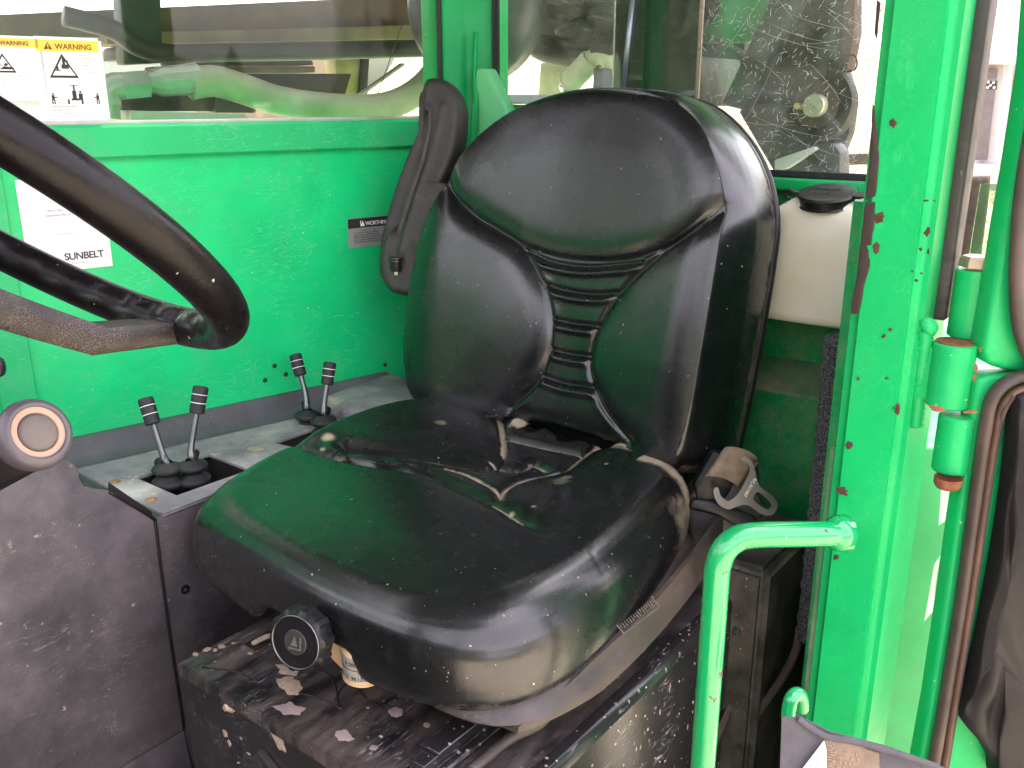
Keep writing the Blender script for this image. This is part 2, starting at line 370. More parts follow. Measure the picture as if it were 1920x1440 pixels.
RIM = simple('worn_wheel_rubber', (.005, .004, .0045), .30, var=.4, sc=40, bump=.25, bs=260, spk=.08, spec=.2)
FOAM = None
def foammat():
    q = N('black_foam'); n_ = q.noise(380, 4, .8); c = q.mix(q.ramp(n_, .45, .7), (.012, .012, .014), (.20, .20, .22))
    return q.set(c, .9, q.bump(n_, 1., .003))
FOAM = foammat()
def glassmat(name, tint, fac, dirt, scr, seed=0, dcol=(.55, .56, .5)):
    q = N(name); t = q.t; t.nodes.remove(q.b)
    tr = q.n('ShaderNodeBsdfTransparent'); tr.inputs[0].default_value = (*tint, 1)
    gl = q.n('ShaderNodeBsdfGlossy'); gl.inputs['Roughness'].default_value = .02
    m1 = q.n('ShaderNodeMixShader'); fr = q.n('ShaderNodeFresnel'); fr.inputs[0].default_value = 1.5
    q.L(q.mul(fr.outputs[0], fac), m1.inputs[0]); q.L(tr.outputs[0], m1.inputs[1]); q.L(gl.outputs[0], m1.inputs[2])
    df = q.n('ShaderNodeBsdfDiffuse'); df.inputs[0].default_value = (*dcol, 1)
    tl = q.n('ShaderNodeBsdfTranslucent'); tl.inputs[0].default_value = (*dcol, 1)
    m0 = q.n('ShaderNodeMixShader'); m0.inputs[0].default_value = .5; q.L(df.outputs[0], m0.inputs[1]); q.L(tl.outputs[0], m0.inputs[2])
    f = q.ramp(q.noise(5, 8, .7, q.pos((1, 1, 1), (seed, 0, seed))), .4, .75, dirt*.25, dirt)
    f = q.mul(f, q.mul(q.scratch(seed+1, 55, .491, .5, 6, (.48, .58)), scr), 'MAXIMUM'); f = q.mul(f, q.mul(q.scratch(seed+3, 120, .488, .5, 4, (.48, .58)), scr), 'MAXIMUM')
    f = q.mul(f, q.mul(q.specks(150, .2, .09 if scr > .3 else .05, seed), .6*min(1, scr*1.6)), 'MAXIMUM')
    m2 = q.n('ShaderNodeMixShader'); q.L(f, m2.inputs[0]); q.L(m1.outputs[0], m2.inputs[1]); q.L(m0.outputs[0], m2.inputs[2])
    q.L(m2.outputs[0], q.o.inputs[0]); return q.m
GL_SIDE = glassmat('dusty_side_glass', (.82, .87, .80), 0.7, .02, .08, 0, (.3, .32, .27)); GL_REAR = glassmat('scratched_rear_glass', (.88, .92, .89), .9, .008, .45, 2, (.5, .52, .5))
GL_TINT = glassmat('tinted_glass', (.45, .52, .50), 2.0, .05, .12, 5, (.25, .27, .27))
# outdoors
def groundmat():
    q = N('dry_grass_ground'); c = q.mix(q.ramp(q.noise(3, 8, .7), .35, .7), (.42, .35, .25), (.60, .54, .42))
    c = q.mix(q.ramp(q.noise(22, 6, .75), .5, .62), c, (.16, .115, .07)); c = q.mix(q.ramp(q.noise(.8, 5), .5, .7, 0, .5), c, (.22, .26, .09))
    return q.set(c, .95, q.bump(q.noise(30, 6), .6, .03))
GROUND = groundmat()
BEAM = simple('muddy_brown_steel', (.13, .072, .030), .7, var=.35, sc=12, dust=.3, dustc=(.24, .17, .09), bump=.4)
BEAMD = simple('dark_dirty_steel', (.018, .015, .012), .6, var=.4, sc=14, dust=.25, dustc=(.08, .065, .045), bump=.5)
HOSE = simple('grey_hose_rubber', (.40, .40, .30), .55, var=.2, sc=14, dust=.3, dustc=(.5, .47, .34), bump=.3)
YPOST = simple('yellow_paint', (.40, .33, .13), .6, var=.25, sc=20, dust=.2)
CHROME = simple('cylinder_rod', (.6, .6, .58), .2, .9); CYL = simple('cream_cylinder_paint', (.62, .58, .45), .5, var=.15, dust=.2)
TRAIL = simple('white_trailer_paint', (.46, .43, .44), .5, var=.06, dust=.08)
CONT = simple('grey_container_paint', (.28, .31, .32), .6, var=.1)

# ================================================================== SEAT
AB = R(12); BO = np.array([-1.11, -.79, 1.085]); beu = np.array([0, 1., 0]); bev = np.array([-math.sin(AB), 0, math.cos(AB)]); ben = np.array([math.cos(AB), 0, math.sin(AB)])
def buv(x, y, wv=.01):
    q = onpl(x, y, BO+ben*wv, ben)-BO; return (float(q@beu), float(q@bev))
def bP(u, v, wv=0): return BO+beu*u+bev*v+ben*wv
seat = empty('operator_seat', (-.85, -.78, .945), 'black moulded vinyl operator seat with dusty seams, standing on the black steel box', 'seat')
bface = sm([(0, .030), (.12, .028), (.2, .018), (.243, .03), (.258, .08), (.262, .19), (.262, .30), (.256, .388), (.228, .455), (.18, .503), (.12, .526), (.03, .533), (-.06, .527), (-.15, .497), (-.222, .435), (-.262, .35), (-.276, .25), (-.283, .15), (-.272, .07), (-.24, .02), (-.15, .01), (-.07, .024)], 8, True)
bout = sm([(0, .02), (.12, .015), (.22, -.005), (.278, .02), (.289, .08), (.293, .19), (.294, .31), (.288, .385), (.258, .455), (.208, .510), (.145, .545), (.03, .556), (-.07, .548), (-.165, .515), (-.24, .447), (-.285, .36), (-.302, .25), (-.308, .15), (-.298, .06), (-.262, .0), (-.16, -.005), (-.07, .014)], 8, True)
headc = sm([buv(*p) for p in ((846, 340), (861, 372), (898, 406), (951, 441), (977, 459), (1035, 480), (1109, 488), (1188, 483), (1247, 467), (1294, 441), (1336, 409), (1357, 391), (1381, 378))], 5)
leftc = sm([buv(*p) for p in ((849, 351), (853, 362), (888, 404), (935, 435), (972, 462), (1004, 515), (1022, 562), (1028, 615), (1020, 673), (999, 720), (967, 750), (950, 765))], 5)
rightc = sm([buv(*p) for p in ((1381, 378), (1336, 412), (1268, 459), (1215, 499), (1162, 549), (1130, 594), (1109, 636), (1102, 689), (1115, 736), (1141, 781), (1180, 825))], 5)
ribs = [sm([buv(*p) for p in L_], 4) for L_ in (((982, 469), (1025, 489), (1094, 499), (1203, 492)), ((1008, 530), (1056, 545), (1108, 551), (1153, 549)), ((1028, 598), (1067, 606), (1119, 612)), ((1025, 655), (1061, 664), (1106, 669)), ((1014, 707), (1050, 719), (1106, 727)))]
def bh(q):
    u, v = q[:, 0], q[:, 1]
    dh, dl, dr = pdist(q, headc), pdist(q, leftc), pdist(q, rightc)
    ih = inside(q, np.vstack([headc, [(.35, .43), (.35, .7), (-.4, .7), (-.4, .40)]]))
    il = inside(q, np.vstack([leftc, [(-.1, -.1), (-.45, -.1), (-.45, .42)]]))
    ir = inside(q, np.vstack([rightc, [(.1, -.1), (.45, -.1), (.45, .40)]]))
    sx = np.clip(np.abs(u+.01)/.262, 0, 1); base = .020*(3*sx**2-2*sx**3) - .010*np.clip((v-.42)/.12, 0, 1.2)**2
    side = np.exp(-((np.abs(u+.005)-.225)/.035)**2)*.003*np.clip((v-.05)/.1, 0, 1)
    top = pdist(q, np.array([(-.16, .44), (-.08, .49), (.03, .50), (.13, .475), (.19, .42), (.215, .34)]))
    wv = base+side
    puff = lambda d, A, t: A*(1-np.exp(-(d/t)**1.5))
    wv = wv + np.where(ih, puff(dh, .0065, .016) - .0016*np.exp(-(top/.026)**2), 0)
    wv = wv + np.where(il, puff(dl, .012, .018)+.007*(1-np.exp(-(dl/.08)**2)), 0)
    wv = wv + np.where(ir, puff(dr, .011, .015)+.006*(1-np.exp(-(dr/.08)**2)), 0)
    c = ~(ih | il | ir); h = np.zeros(len(q))
    dd = np.minimum(dl, dr); h -= .007*(1-np.exp(-(dd/.010)**2))
    for k, r_ in enumerate(ribs):
        d = pdist(q, r_); sg = v-np.interp(u, r_[:, 0], r_[:, 1])
        h += -.0055*np.exp(-(d/.0042)**2) + .0058*np.exp(-((sg+.0105)/.006)**2)*(d < .03)*(1-np.exp(-(dd/.008)**2)) + .0014*(1-np.exp(-(d/.02)**2))*(1-np.exp(-(dd/.008)**2))
    wv = wv + np.where(c, h, 0)
    ed = pdist(q, np.vstack([bface[::3], bface[:1]]))
    for d, A in ((dh, .0034), (dl, .0030), (dr, .0030)): wv = wv - A*np.exp(-(d/.0044)**2)*np.clip(ed/.03, .0, 1)
    wv = wv - .013*np.clip(1-ed/.055, 0, 1)**2.2*(.75-.3*np.clip((v-.42)/.1, 0, 1))
    return wv
bface = bface*[.97, 1]; bout = bout*[.965, .99]
for A_ in (bface, bout): A_[:, 0] *= np.where(A_[:, 0] < 0, 1+.06*np.clip((.40-A_[:, 1])/.12, 0, 1), 1)
bprof = [(1.0, -.118), (1.02, -.095), (1.03, -.075), (1.0, -.056), (.93, -.039), (.80, -.0250), (.64, -.0160), (.45, -.0094), (.25, -.0044), (.1, -.0015), (0, 0)]
bprof = [tuple(v) for v in np.array([(np.interp(t, range(11), [p[0] for p in bprof]), np.interp(t, range(11), [p[1] for p in bprof])) for t in np.linspace(0, 10, 31)])]
def bd(q, wv):
    d = .35*np.exp(-(q[:, 1]/.025)**2)*(np.abs(q[:, 0]) > .08)
    d = d+.5*np.exp(-(wv+.10)**2/.0003)*0.6
    return np.clip(d+.12*np.exp(-(pdist(q, leftc)/.003)**2), 0, 1)
pad('backrest_cushion', (BO, beu, bev, ben), bface, bout, bh, bprof, LEATHB, seat, 1050, 230, bd)
# hard rear shell with a raised lip
sh = MB(); rim = rays_out(bout, np.mean(bface, axis=0), 140)
cc = np.mean(bface, axis=0); rings = [(.99, -.108), (1.006, -.110), (1.010, -.116), (1.0, -.124), (.97, -.132), (.8, -.15), (.4, -.158)]
vs = [[sh.bm.verts.new(Vector(bP(*(cc+(p-cc)*k), wv))) for p in rim] for k, wv in rings]
for a, b in zip(vs, vs[1:]):
    for j in range(140): sh.bm.faces.new((a[j], a[(j+1) % 140], b[(j+1) % 140], b[j]))
sh.bm.faces.new(vs[-1]); sh.build('backrest_shell', BLKPL, seat, True)
# moulded trim line along the side of the backrest
ln = [bP(*(cc+(p-cc)*1.008), -.101) for p in rim]; k0 = [i for i in range(140) if rim[i][0] > .05 and rim[i][1] > .1]
MB().tube([ln[i] for i in sorted(k0, key=lambda i: math.atan2(rim[i][1]-.3, rim[i][0]))], .0016, 6).build('piping', RUBBER, seat, True)
# ---- seat cushion
CO = np.array([0, 0, 1.1]); ceu = np.array([0, 1., 0]); cev = np.array([-1., 0, 0]); cen = np.array([0, 0, 1.])
def cuv(x, y, z=1.09):
    q = Z(x, y, z); return (float(q[1]), float(-q[0]))
cface = sm([(-.985, .72), (-.93, .668), (-.80, .642), (-.66, .636), (-.59, .645), (-.54, .69), (-.525, .78), (-.535, .90), (-.56, 1.02), (-.585, 1.09), (-.64, 1.125), (-.70, 1.10), (-.78, 1.105), (-.86, 1.13), (-.93, 1.15), (-.985, 1.10), (-1.02, 1.0), (-1.02, .86)], 8, True)
cout = sm([(-1.035, .66), (-.965, .605), (-.81, .583), (-.65, .576), (-.55, .590), (-.482, .645), (-.462, .76), (-.477, .90), (-.505, 1.03), (-.535, 1.12), (-.60, 1.155), (-.70, 1.14), (-.78, 1.15), (-.87, 1.17), (-.96, 1.17), (-1.03, 1.13), (-1.065, 1.0), (-1.067, .83)], 8, True)
c1 = sm([cuv(*p) for p in ((470, 842), (491, 850), (548, 855), (626, 874), (705, 886), (783, 894), (835, 913), (892, 939), (939, 965), (991, 1001), (1059, 1032), (1111, 1064), (1140, 1085))], 5)
c2 = sm([cuv(*p) for p in ((652, 873), (720, 884), (809, 881), (866, 889), (913, 913), (944, 932))], 5)
cl = sm([cuv(*p, 1.08) for p in ((652, 871), (783, 876), (887, 886), (918, 887), (939, 871), (944, 842), (934, 798), (926, 767), (924, 750))], 5)
cr = sm([cuv(*p, 1.08) for p in ((1190, 805), (1173, 819), (1090, 876), (1054, 900), (996, 911), (962, 922), (944, 938), (938, 958))], 5)
ct = sm([cuv(*p, 1.07) for p in ((944, 845), (1017, 863), (1088, 881))], 4)
ct2 = sm([cuv(*p, 1.07) for p in ((918, 889), (965, 904), (1000, 893), (1027, 907))], 5)
def ch(q):
    u, v = q[:, 0], q[:, 1]
    d1, d2, dl, dr, dt, dt2 = [pdist(q, c) for c in (c1, c2, cl, cr, ct, ct2)]
    front = inside(q, np.vstack([c1, [(-.40, .95), (-.40, .4), (-1.2, .4), (-1.2, c1[0][1])]]))
    il = inside(q, np.vstack([cl, [(-.9, 1.3), (-1.25, 1.3), (-1.25, .8)]]))
    ir = inside(q, np.vstack([cr, [(cr[-1][0], .5), (-.40, .5), (-.40, 1.3), (cr[0][0], 1.3)]]))
    seatdip = -.013*np.exp(-((u+.775)/.13)**2-((v-.97)/.13)**2)
    wv = seatdip + .006*np.clip((np.abs(u+.775)-.12)/.12, 0, 1.3)**2 - .006*np.clip((.74-v)/.12, 0, 1)**2
    puff = lambda d, A, t: A*(1-np.exp(-(d/t)**1.6))
    cset = front; ir = (ir | ((u > -.60) & (v > .7))) & ~front; il = (il | (u < cl[0][0]+.0005)) & ~front
    fo = np.clip((-.535-u)/.09, 0, 1); fo = fo*fo*(3-2*fo)
    wv += np.where(front, puff(d1, .009, .014)*fo + .007*(1-fo), 0)
    wv += np.where(il & ~front, puff(np.minimum(dl, d1), .011, .022)+.007*(1-np.exp(-(np.minimum(dl, d1)/.08)**2)), 0)
    wv += np.where(ir & ~front, (puff(np.minimum(dr, d1), .009, .018)+.005*(1-np.exp(-(np.minimum(dr, d1)/.08)**2)))*fo + .007*(1-fo), 0)
    c = ~(front | il | ir)
    dd = np.minimum(np.minimum(dl, dr), np.minimum(dt, dt2))
    wv += np.where(c, -.004+puff(np.minimum(dd, d1), .008, .012)+.002*np.sin(v*190+u*40)*np.exp(-(d1/.03)**2), 0)
    for d, A, s in ((d1, .0025*(.25+.75*fo)*1.3, .0045), (d2, .003, .0045), (dl, .0035, .005), (dr, .0035, .005), (dt, .004, .006), (dt2, .003, .005)): wv -= A*np.exp(-(d/s)**2)
    wv += -.003*np.exp(-(((u-cuv(612, 850)[0])/.014)**2+((v-cuv(612, 850)[1])/.02)**2))
    # waved rear edge where the vinyl is pulled over the pan
    wv += .006*np.sin((u+.8)*90)*np.exp(-((v-1.12)/.018)**2)*(np.abs(u+.75) < .12)
    wr = .0012*np.sin((u*3.1+v*1.3)*60+3*np.sin(v*20))*np.exp(-(((u+.60)/.06)**2+((v-.93)/.07)**2))
    return wv+wr
cprof = [(.80, -.118), (.93, -.113), (.985, -.100), (1.0, -.082), (.99, -.064), (.95, -.045), (.87, -.029), (.73, -.0160), (.54, -.0075), (.32, -.0025), (.14, -.0004), (0, 0)]
cface = np.mean(cface, axis=0)+(cface-np.mean(cface, axis=0))*1.03
cprof = [(a_, b_*.84) for a_, b_ in cprof]
cprof = [(float(np.interp(t, range(12), [p[0] for p in cprof])), float(np.interp(t, range(12), [p[1] for p in cprof]))) for t in np.linspace(0, 11, 34)]
def cdirt(q, wv):
    d = np.zeros(len(q))
    for dd, s, a in ((pdist(q, cl[22:]), .0042, 1.), (pdist(q, cr[6:22]), .0035, .9), (pdist(q, cr[22:31]), .0045, .8), (pdist(q, c2[12:]), .004, .6), (pdist(q, c1[25:45]), .0024, .55), (pdist(q, ct), .004, .55), (pdist(q, ct2), .003, .6)):
        d = np.maximum(d, a*np.exp(-(dd/s)**2))
    spots = [(617, 848, .010, .8), (828, 818, .011, .45), (1000, 972, .004, .5), (606, 862, .005, .8), (1136, 892, .003, 1), (1050, 922, .022, .3), (900, 765, .01, .4), (1060, 915, .012, .38), (958, 975, .005, .9), (640, 873, .008, .4)]
    for x, y, s, a in spots:
        p = np.array(cuv(x, y)); d = np.maximum(d, a*np.exp(-(((q-p)**2).sum(1)/s**2)))
    edge = np.exp(-((q[:, 1]-(1.118+.03*(q[:, 0] < -.85)-.03*(q[:, 0] > -.60)))/.016)**2)*.9*(np.abs(q[:, 0]+.745) > .085); d = np.maximum(d, edge*(wv > -.06))
    d = np.maximum(d, .55*np.exp(-(((q[:, 0]+.51)/.014)**2+((q[:, 1]-1.07)/.06)**2)))
    low = np.clip((-.06-wv)/.05, 0, 1)*.30*np.clip((q[:, 0]+.72)/.2, 0, 1); return np.maximum(d, low)
NR = float(X(706, 1255, -.60)[1])
def cmod(q, wv):
    k = np.clip((q[:, 0]+.845)/.045, 0, 1)*np.clip((NR-q[:, 0])/.022, 0, 1)*(q[:, 1] < .72)
    lift = np.clip((-.50-q[:, 0])/.5, 0, 1)
    k = k*k*(3-2*k); return wv*(1-k)+np.maximum(wv, -.058+.22*(wv+.058))*k if wv < -.058 else wv+0*k
pad('seat_cushion', (CO, ceu, cev, cen), cface, cout, ch, cprof, LEATH, seat, 1000, 240, cdirt, cmod)
# wavy torn rear hem
hem = sm([tuple(Z(x, y, 1.078)) for x, y in ((950, 768), (965, 779), (980, 785), (1000, 781), (1020, 783), (1040, 794), (1062, 793), (1085, 796), (1105, 811), (1130, 812), (1165, 818))], 5)
MB().tube(hem, .0035, 8).build('torn_hem', LEATHB, seat, True)
MB().box((-1.26, -.93, .98), (-1.175, -.60, 1.12), .012, 3).build('back_bracket', BLKPL, seat, 40)
# ---- seat pan under the cushion
pc = np.mean(cout, axis=0); pr = rays_out(cout, pc, 96); m = MB()
rg = []
for k, z, dy in ((.86, 1.012, 0), (.985, 1.010, .0), (1.015, 1.002, .004), (1.025, .995, .006), (1.01, .989, .004), (.93, .974, .0), (.7, .966, 0)):
    rg.append([m.bm.verts.new((-(pc+(p-pc)*k)[1]-.045*np.clip((-.48-p[0])/.15, 0, 1)*(p[1] < pc[1]), (pc+(p-pc)*k)[0]*(1 if p[0] > pc[0] else .96)+dy*(p[0] > pc[0])-.0, z)) for p in pr])
for a, b in zip(rg, rg[1:]):
    for j in range(96): m.bm.faces.new((a[j], a[(j+1) % 96], b[(j+1) % 96], b[j]))
m.bm.faces.new(rg[0]); m.bm.faces.new(rg[-1]); m.build('seat_pan', PAN, seat, 50)
# side flange of the pan, running back and up
fl = sm([(-.63, -.475, .990), (-.72, -.464, .993), (-.85, -.460, 1.0), (-1.0, -.471, 1.008), (-1.15, -.49, 1.02), (-1.27, -.50, 1.04)], 6)
m = MB(); a_, b_ = [], []
for i, p in enumerate(fl):
    t = i/len(fl); a_.append(m.bm.verts.new((p[0], p[1]+.002, p[2]+.004+(.014+.012*t)*min(1, t*4)))); b_.append(m.bm.verts.new((p[0], p[1]+.008*min(1, t*4), p[2]-.004-.018*min(1, t*4))))
c_ = [m.bm.verts.new(v.co+Vector((0, -.006, 0))) for v in a_]; d_ = [m.bm.verts.new(v.co+Vector((0, -.02, -.002))) for v in b_]
for A, B in ((a_, b_), (b_, d_), (d_, c_), (c_, a_)):
    for i in range(len(fl)-1): m.bm.faces.new((A[i], A[i+1], B[i+1], B[i]))
m.bm.faces.new((a_[0], b_[0], d_[0], c_[0])); m.bm.faces.new((a_[-1], b_[-1], d_[-1], c_[-1])); flg = m.build('pan_flange', PAN, seat, 40)
# moulded plate mark: a raised frame with vertical bars on the flange
def flp(x, y, o=.0012):
    return onpl(x, y, (0, -.4535+o, 0), (0, 1, 0))
m = MB(); fr = [flp(*p) for p in ((1157, 1172), (1170, 1188), (1236, 1138), (1222, 1118))]
for a, b in zip(fr[:3], fr[1:]): m.tube([a, b], .0008, 6)
for i in range(16):
    t = i/15*.9+.05; p0 = fr[0]*(1-t)+fr[3]*t; p1 = fr[1]*(1-t)+fr[2]*t
    m.tube([p0*.85+p1*.15, p0*(.35 if i % 3 else .55)+p1*(.65 if i % 3 else .45)], .0006, 5)
m.build('moulded_mark', simple('scuffed_mark', (.13, .11, .10), .6), seat)
# ---- suspension gear under the cushion: arms and plates
m = MB(); m.box((-1.08, -.91, .94), (-.68, -.88, .965), .004); m.box((-1.08, -.57, .94), (-.68, -.53, .965), .004); m.box((-.74, -.93, .942), (-.71, -.57, .962), .003); m.build('suspension_frame', BLKPL, seat, 40)
# slide rails
def rail(yc, xs_=-.565):
    m = MB(); z0 = .931
    m.prism([(xs_, yc-.019, z0), (xs_, yc+.019, z0), (xs_, yc+.019, z0+.004), (xs_, yc+.009, z0+.006), (xs_, yc+.011, z0+.022), (xs_, yc-.011, z0+.022), (xs_, yc-.009, z0+.006), (xs_, yc-.019, z0+.004)], (-1.12-xs_, 0, 0), .0008, 1)
    m.box((-1.10, yc-.014, z0+.0225), (xs_-.02, yc+.014, z0+.027), .001, 1); return m.build('slide_rail', BOXS, seat, 40)
rail(-.555); rail(-.86, -.70)
MB().tube(sm([(-.60, -.512, .942), (-.66, -.508, .945), (-.70, -.495, .948), (-.76, -.50, .955), (-.84, -.49, .95), (-.95, -.50, .945)], 6), .006, 10).build('release_bar', PAN, seat, True)
m = MB(); q0 = Z(1172, 1232, .950); m.obox(q0, (1, 0, 0), (0, 1, 0), (0, 0, 1), .032, .012, .003, .0025); m.build('slotted_bracket', PAN, seat, 40)
for dx in (-.008, .010):
    MB().lathe(q0+np.array([dx, .001, .003]), (0, 0, 1), [(0, .0), (.0032, .0), (.0032, .0012), (.0052, .0012), (.0055, 0)], 16).build('rivet', STEEL, seat, True)
# ---- tan weight-adjuster housing, dial gauge and black knob
def FXp(x, y, v=-.604): return X(x, y, v)
m = MB(); pts = [FXp(*p) for p in ((528, 1150), (560, 1142), (620, 1168), (690, 1212), (700, 1230), (705, 1270), (640, 1256), (610, 1225), (560, 1215))]
m.prism(pts, (-.05, 0, 0), .003); m.build('adjuster_housing', TAN, seat, 40)
gc = FXp(682, 1229, -.600); m = MB(); ga = np.array([.08, .05, 1.]); ga /= np.linalg.norm(ga)
gr = .0235; H0, H1 = -.020, .018; m.lathe(gc, ga, [(0, H1+.001), (gr*.95, H1+.001), (gr, H1-.001), (gr, H0), (gr+.0015, H0-.001), (gr+.0015, H0-.003), (0, H0-.003)], 48)
gauge = m.build('weight_gauge', TAN, seat, 40)
gx, gy = np.array([1, 0, 0.])-ga*ga[0], None; gx /= np.linalg.norm(gx); gy = np.cross(ga, gx)
def cylp(a, h, r=gr+.0006): return gc+ga*h+(gx*math.cos(a)+gy*math.sin(a))*r
def band(h0, h1, a0, a1, name, mat, r=gr+.0004):
    m = MB(); n = 18; A = [m.bm.verts.new(cylp(a0+(a1-a0)*i/n, h0, r)) for i in range(n+1)]; B = [m.bm.verts.new(cylp(a0+(a1-a0)*i/n, h1, r)) for i in range(n+1)]
    A2 = [m.bm.verts.new(cylp(a0+(a1-a0)*i/n, h0, r-.001)) for i in range(n+1)]; B2 = [m.bm.verts.new(cylp(a0+(a1-a0)*i/n, h1, r-.001)) for i in range(n+1)]
    for i in range(n): m.bm.faces.new((A[i], A[i+1], B[i+1], B[i])); m.bm.faces.new((A[i], A[i+1], A2[i+1], A2[i])); m.bm.faces.new((B[i], B[i+1], B2[i+1], B2[i]))
    return m.build(name, mat, gauge)
def _cy(h): return h
band(-.001, .0125, -1.3, 1.4, 'scale_strip', SILVER); band(-.0175, -.0045, -1.3, 1.4, 'scale_strip', SILVER); band(-.0032, -.0022, -1.3, 1.4, 'pointer_slot', INK)
for s, h in ((('1', '5', '200', '270'), .0035), (('6', '7', '90', '125'), -.0150)):
    for k, tx in enumerate(s):
        a = -.42+k*.36; p = cylp(a, h, gr+.0007); t = -gx*math.sin(a)+gy*math.cos(a)
        text(tx, 'scale_number', p, t, ga, .0062, INK, gauge, .00005, .0001, 'CENTER')
p = cylp(.62, -.0027, gr+.0012); MB().obox(p, gx, gy, ga, .0015, .002, .0022, .0005).build('pointer', RUSTO, gauge)
kc = D(553, 1205, float((FXp(553, 1205, -.540)-CAM)@FW)); kax = np.array([.93, .24, .15]); kax /= np.linalg.norm(kax)
lob = lambda a, r, h: 1+.055*abs(math.cos(a*5))**.6-.03 if r > .0225 and h < .0 else 1
KS = 1.28; ks = lambda L_: [(r_*KS, h_) for r_, h_ in L_]
m = MB(); m.lathe(kc, kax, ks([(0, -.034), (.014, -.034), (.016, -.026), (.024, -.026), (.0265, -.022), (.0265, -.004), (.0245, -.0005), (.0232, 0), (.0222, -.001), (0, -.001)]), 80, lambda a, r, h: (1+.05*(1 if math.cos(a*10) > .1 else -.6)) if (r > .0235*KS and -.023 < h < -.002) else 1)
knob = m.build('suspension_knob', BLKPL, seat, 30)
MB().lathe(kc, kax, ks([(.0222, -.0008), (.0224, .0006), (.0232, .0008), (.0236, -.0002)]), 64).build('chrome_ring', STEEL, knob, True)
MB().lathe(kc, kax, ks([(0, .0003), (.0105, .0002), (.0112, -.0004)]), 40).build('emblem_disc', simple('emblem_grey', (.035, .034, .032), .5), knob)
ex = np.cross([0, 0, 1], kax); ex /= np.linalg.norm(ex); ey = np.cross(kax, ex)
m = MB()
def kq(pts, o=.0007): return [kc+kax*o+ex*a*KS+ey*b*KS for a, b in pts]
m.prism(kq([(-.006, -.006), (.0065, -.006), (.0065, .006), (.005, .006), (.005, -.0045), (-.006, -.0045)]), kax*.0003)
m.prism(kq([(-.004, -.003), (.003, -.003), (0, .006)]), kax*.0003); m.build('emblem', simple('emblem_silver', (.12, .115, .10), .45), knob)
MB().lathe(kc-kax*.034, kax, [(0, -.03), (.010, -.03), (.020, -.012), (.022, .004), (.017, .010), (0, .010)], 32).build('knob_collar', PAN, seat, True)
# ---- armrest folded up beside the backrest
AO = bP(-.385, .30, .05); aev = np.array([-.24, .0, .97]); aev /= np.linalg.norm(aev); aen = np.array([.93, .30, .25]); aen -= aev*(aen@aev); aen /= np.linalg.norm(aen); aeu = np.cross(aev, aen)
AO = onpl(792, 330, bP(-.385, .30, .03), aen)
def auv(x, y):
    q = onpl(x, y, AO, aen)-AO; return (float(q@aeu), float(q@aev))
aface = sm([auv(p[0]-5, p[1]) for p in ((742, 538), (726, 500), (728, 470), (742, 420), (762, 350), (784, 285), (795, 240), (796, 190), (800, 166), (822, 157), (843, 164), (853, 185), (852, 230), (842, 280), (822, 340), (800, 400), (784, 450), (770, 500), (756, 538))], 6, True)
aout = sm([auv(p[0]-(3 if k_ in (1, 2, 3, 4, 5, 6, 7) else 14), p[1]) for k_, p in enumerate(((742, 548), (711, 520), (707, 480), (716, 425), (738, 352), (765, 280), (784, 235), (787, 185), (795, 153), (822, 142), (852, 152), (871, 190), (873, 225), (868, 275), (852, 320), (822, 380), (800, 430), (785, 480), (768, 535), (752, 550)))], 6, True)
slot = inside
slotp = np.array([auv(p[0]-7, p[1]) for p in ((797, 205), (808, 207), (808, 240), (795, 300), (780, 345), (762, 400), (752, 430), (738, 432), (754, 375), (775, 300), (790, 245))])
def ah(q):
    d = pdist(q, np.vstack([slotp, slotp[:1]])); i = inside(q, slotp)
    wv = np.where(i, -.010*np.clip(d/.002, 0, 1), 0); e = pdist(q, np.vstack([aface[::4], aface[:1]])); 
    rd = pdist(q, np.array([auv(*p) for p in ((830, 200), (812, 280), (780, 370), (752, 470))]))
    return wv-.003*np.exp(-((d-.006)/.004)**2)*(~i)+.003*np.exp(-(rd/.006)**2)*(~i)
aprof = [(.7, -.055), (.95, -.045), (1.0, -.03), (.97, -.017), (.85, -.008), (.6, -.003), (.3, -.0008), (0, 0)]
arm = pad('armrest', (AO, aeu, aev, aen), aface, aout, ah, aprof, GREYPL, seat, 260, 70)
m = MB(); p = onpl(742, 492, AO+aen*.006, aen); m.lathe(p-np.array([0, 0, .012]), (0, 0, 1), [(0, -.003), (.009, -.003), (.010, 0), (.010, .016), (.012, .016), (.012, .020), (0, .021)], 24); m.build('pivot_sleeve', BLKPL, arm, 40)
for h in (.004, .009): MB().lathe(p+np.array([0, 0, h-.001]), (0, 0, 1), [(.0118, 0), (.0124, .0006), (.0118, .0012)], 24).build('pivot_ring', STEEL, arm, True)
MB().lathe(p-np.array([0, 0, .022]), (0, 0, 1), [(0, 0), (.003, 0), (.0035, .008), (0, .008)], 12).build('pivot_pin', WHITEPL, arm, True)
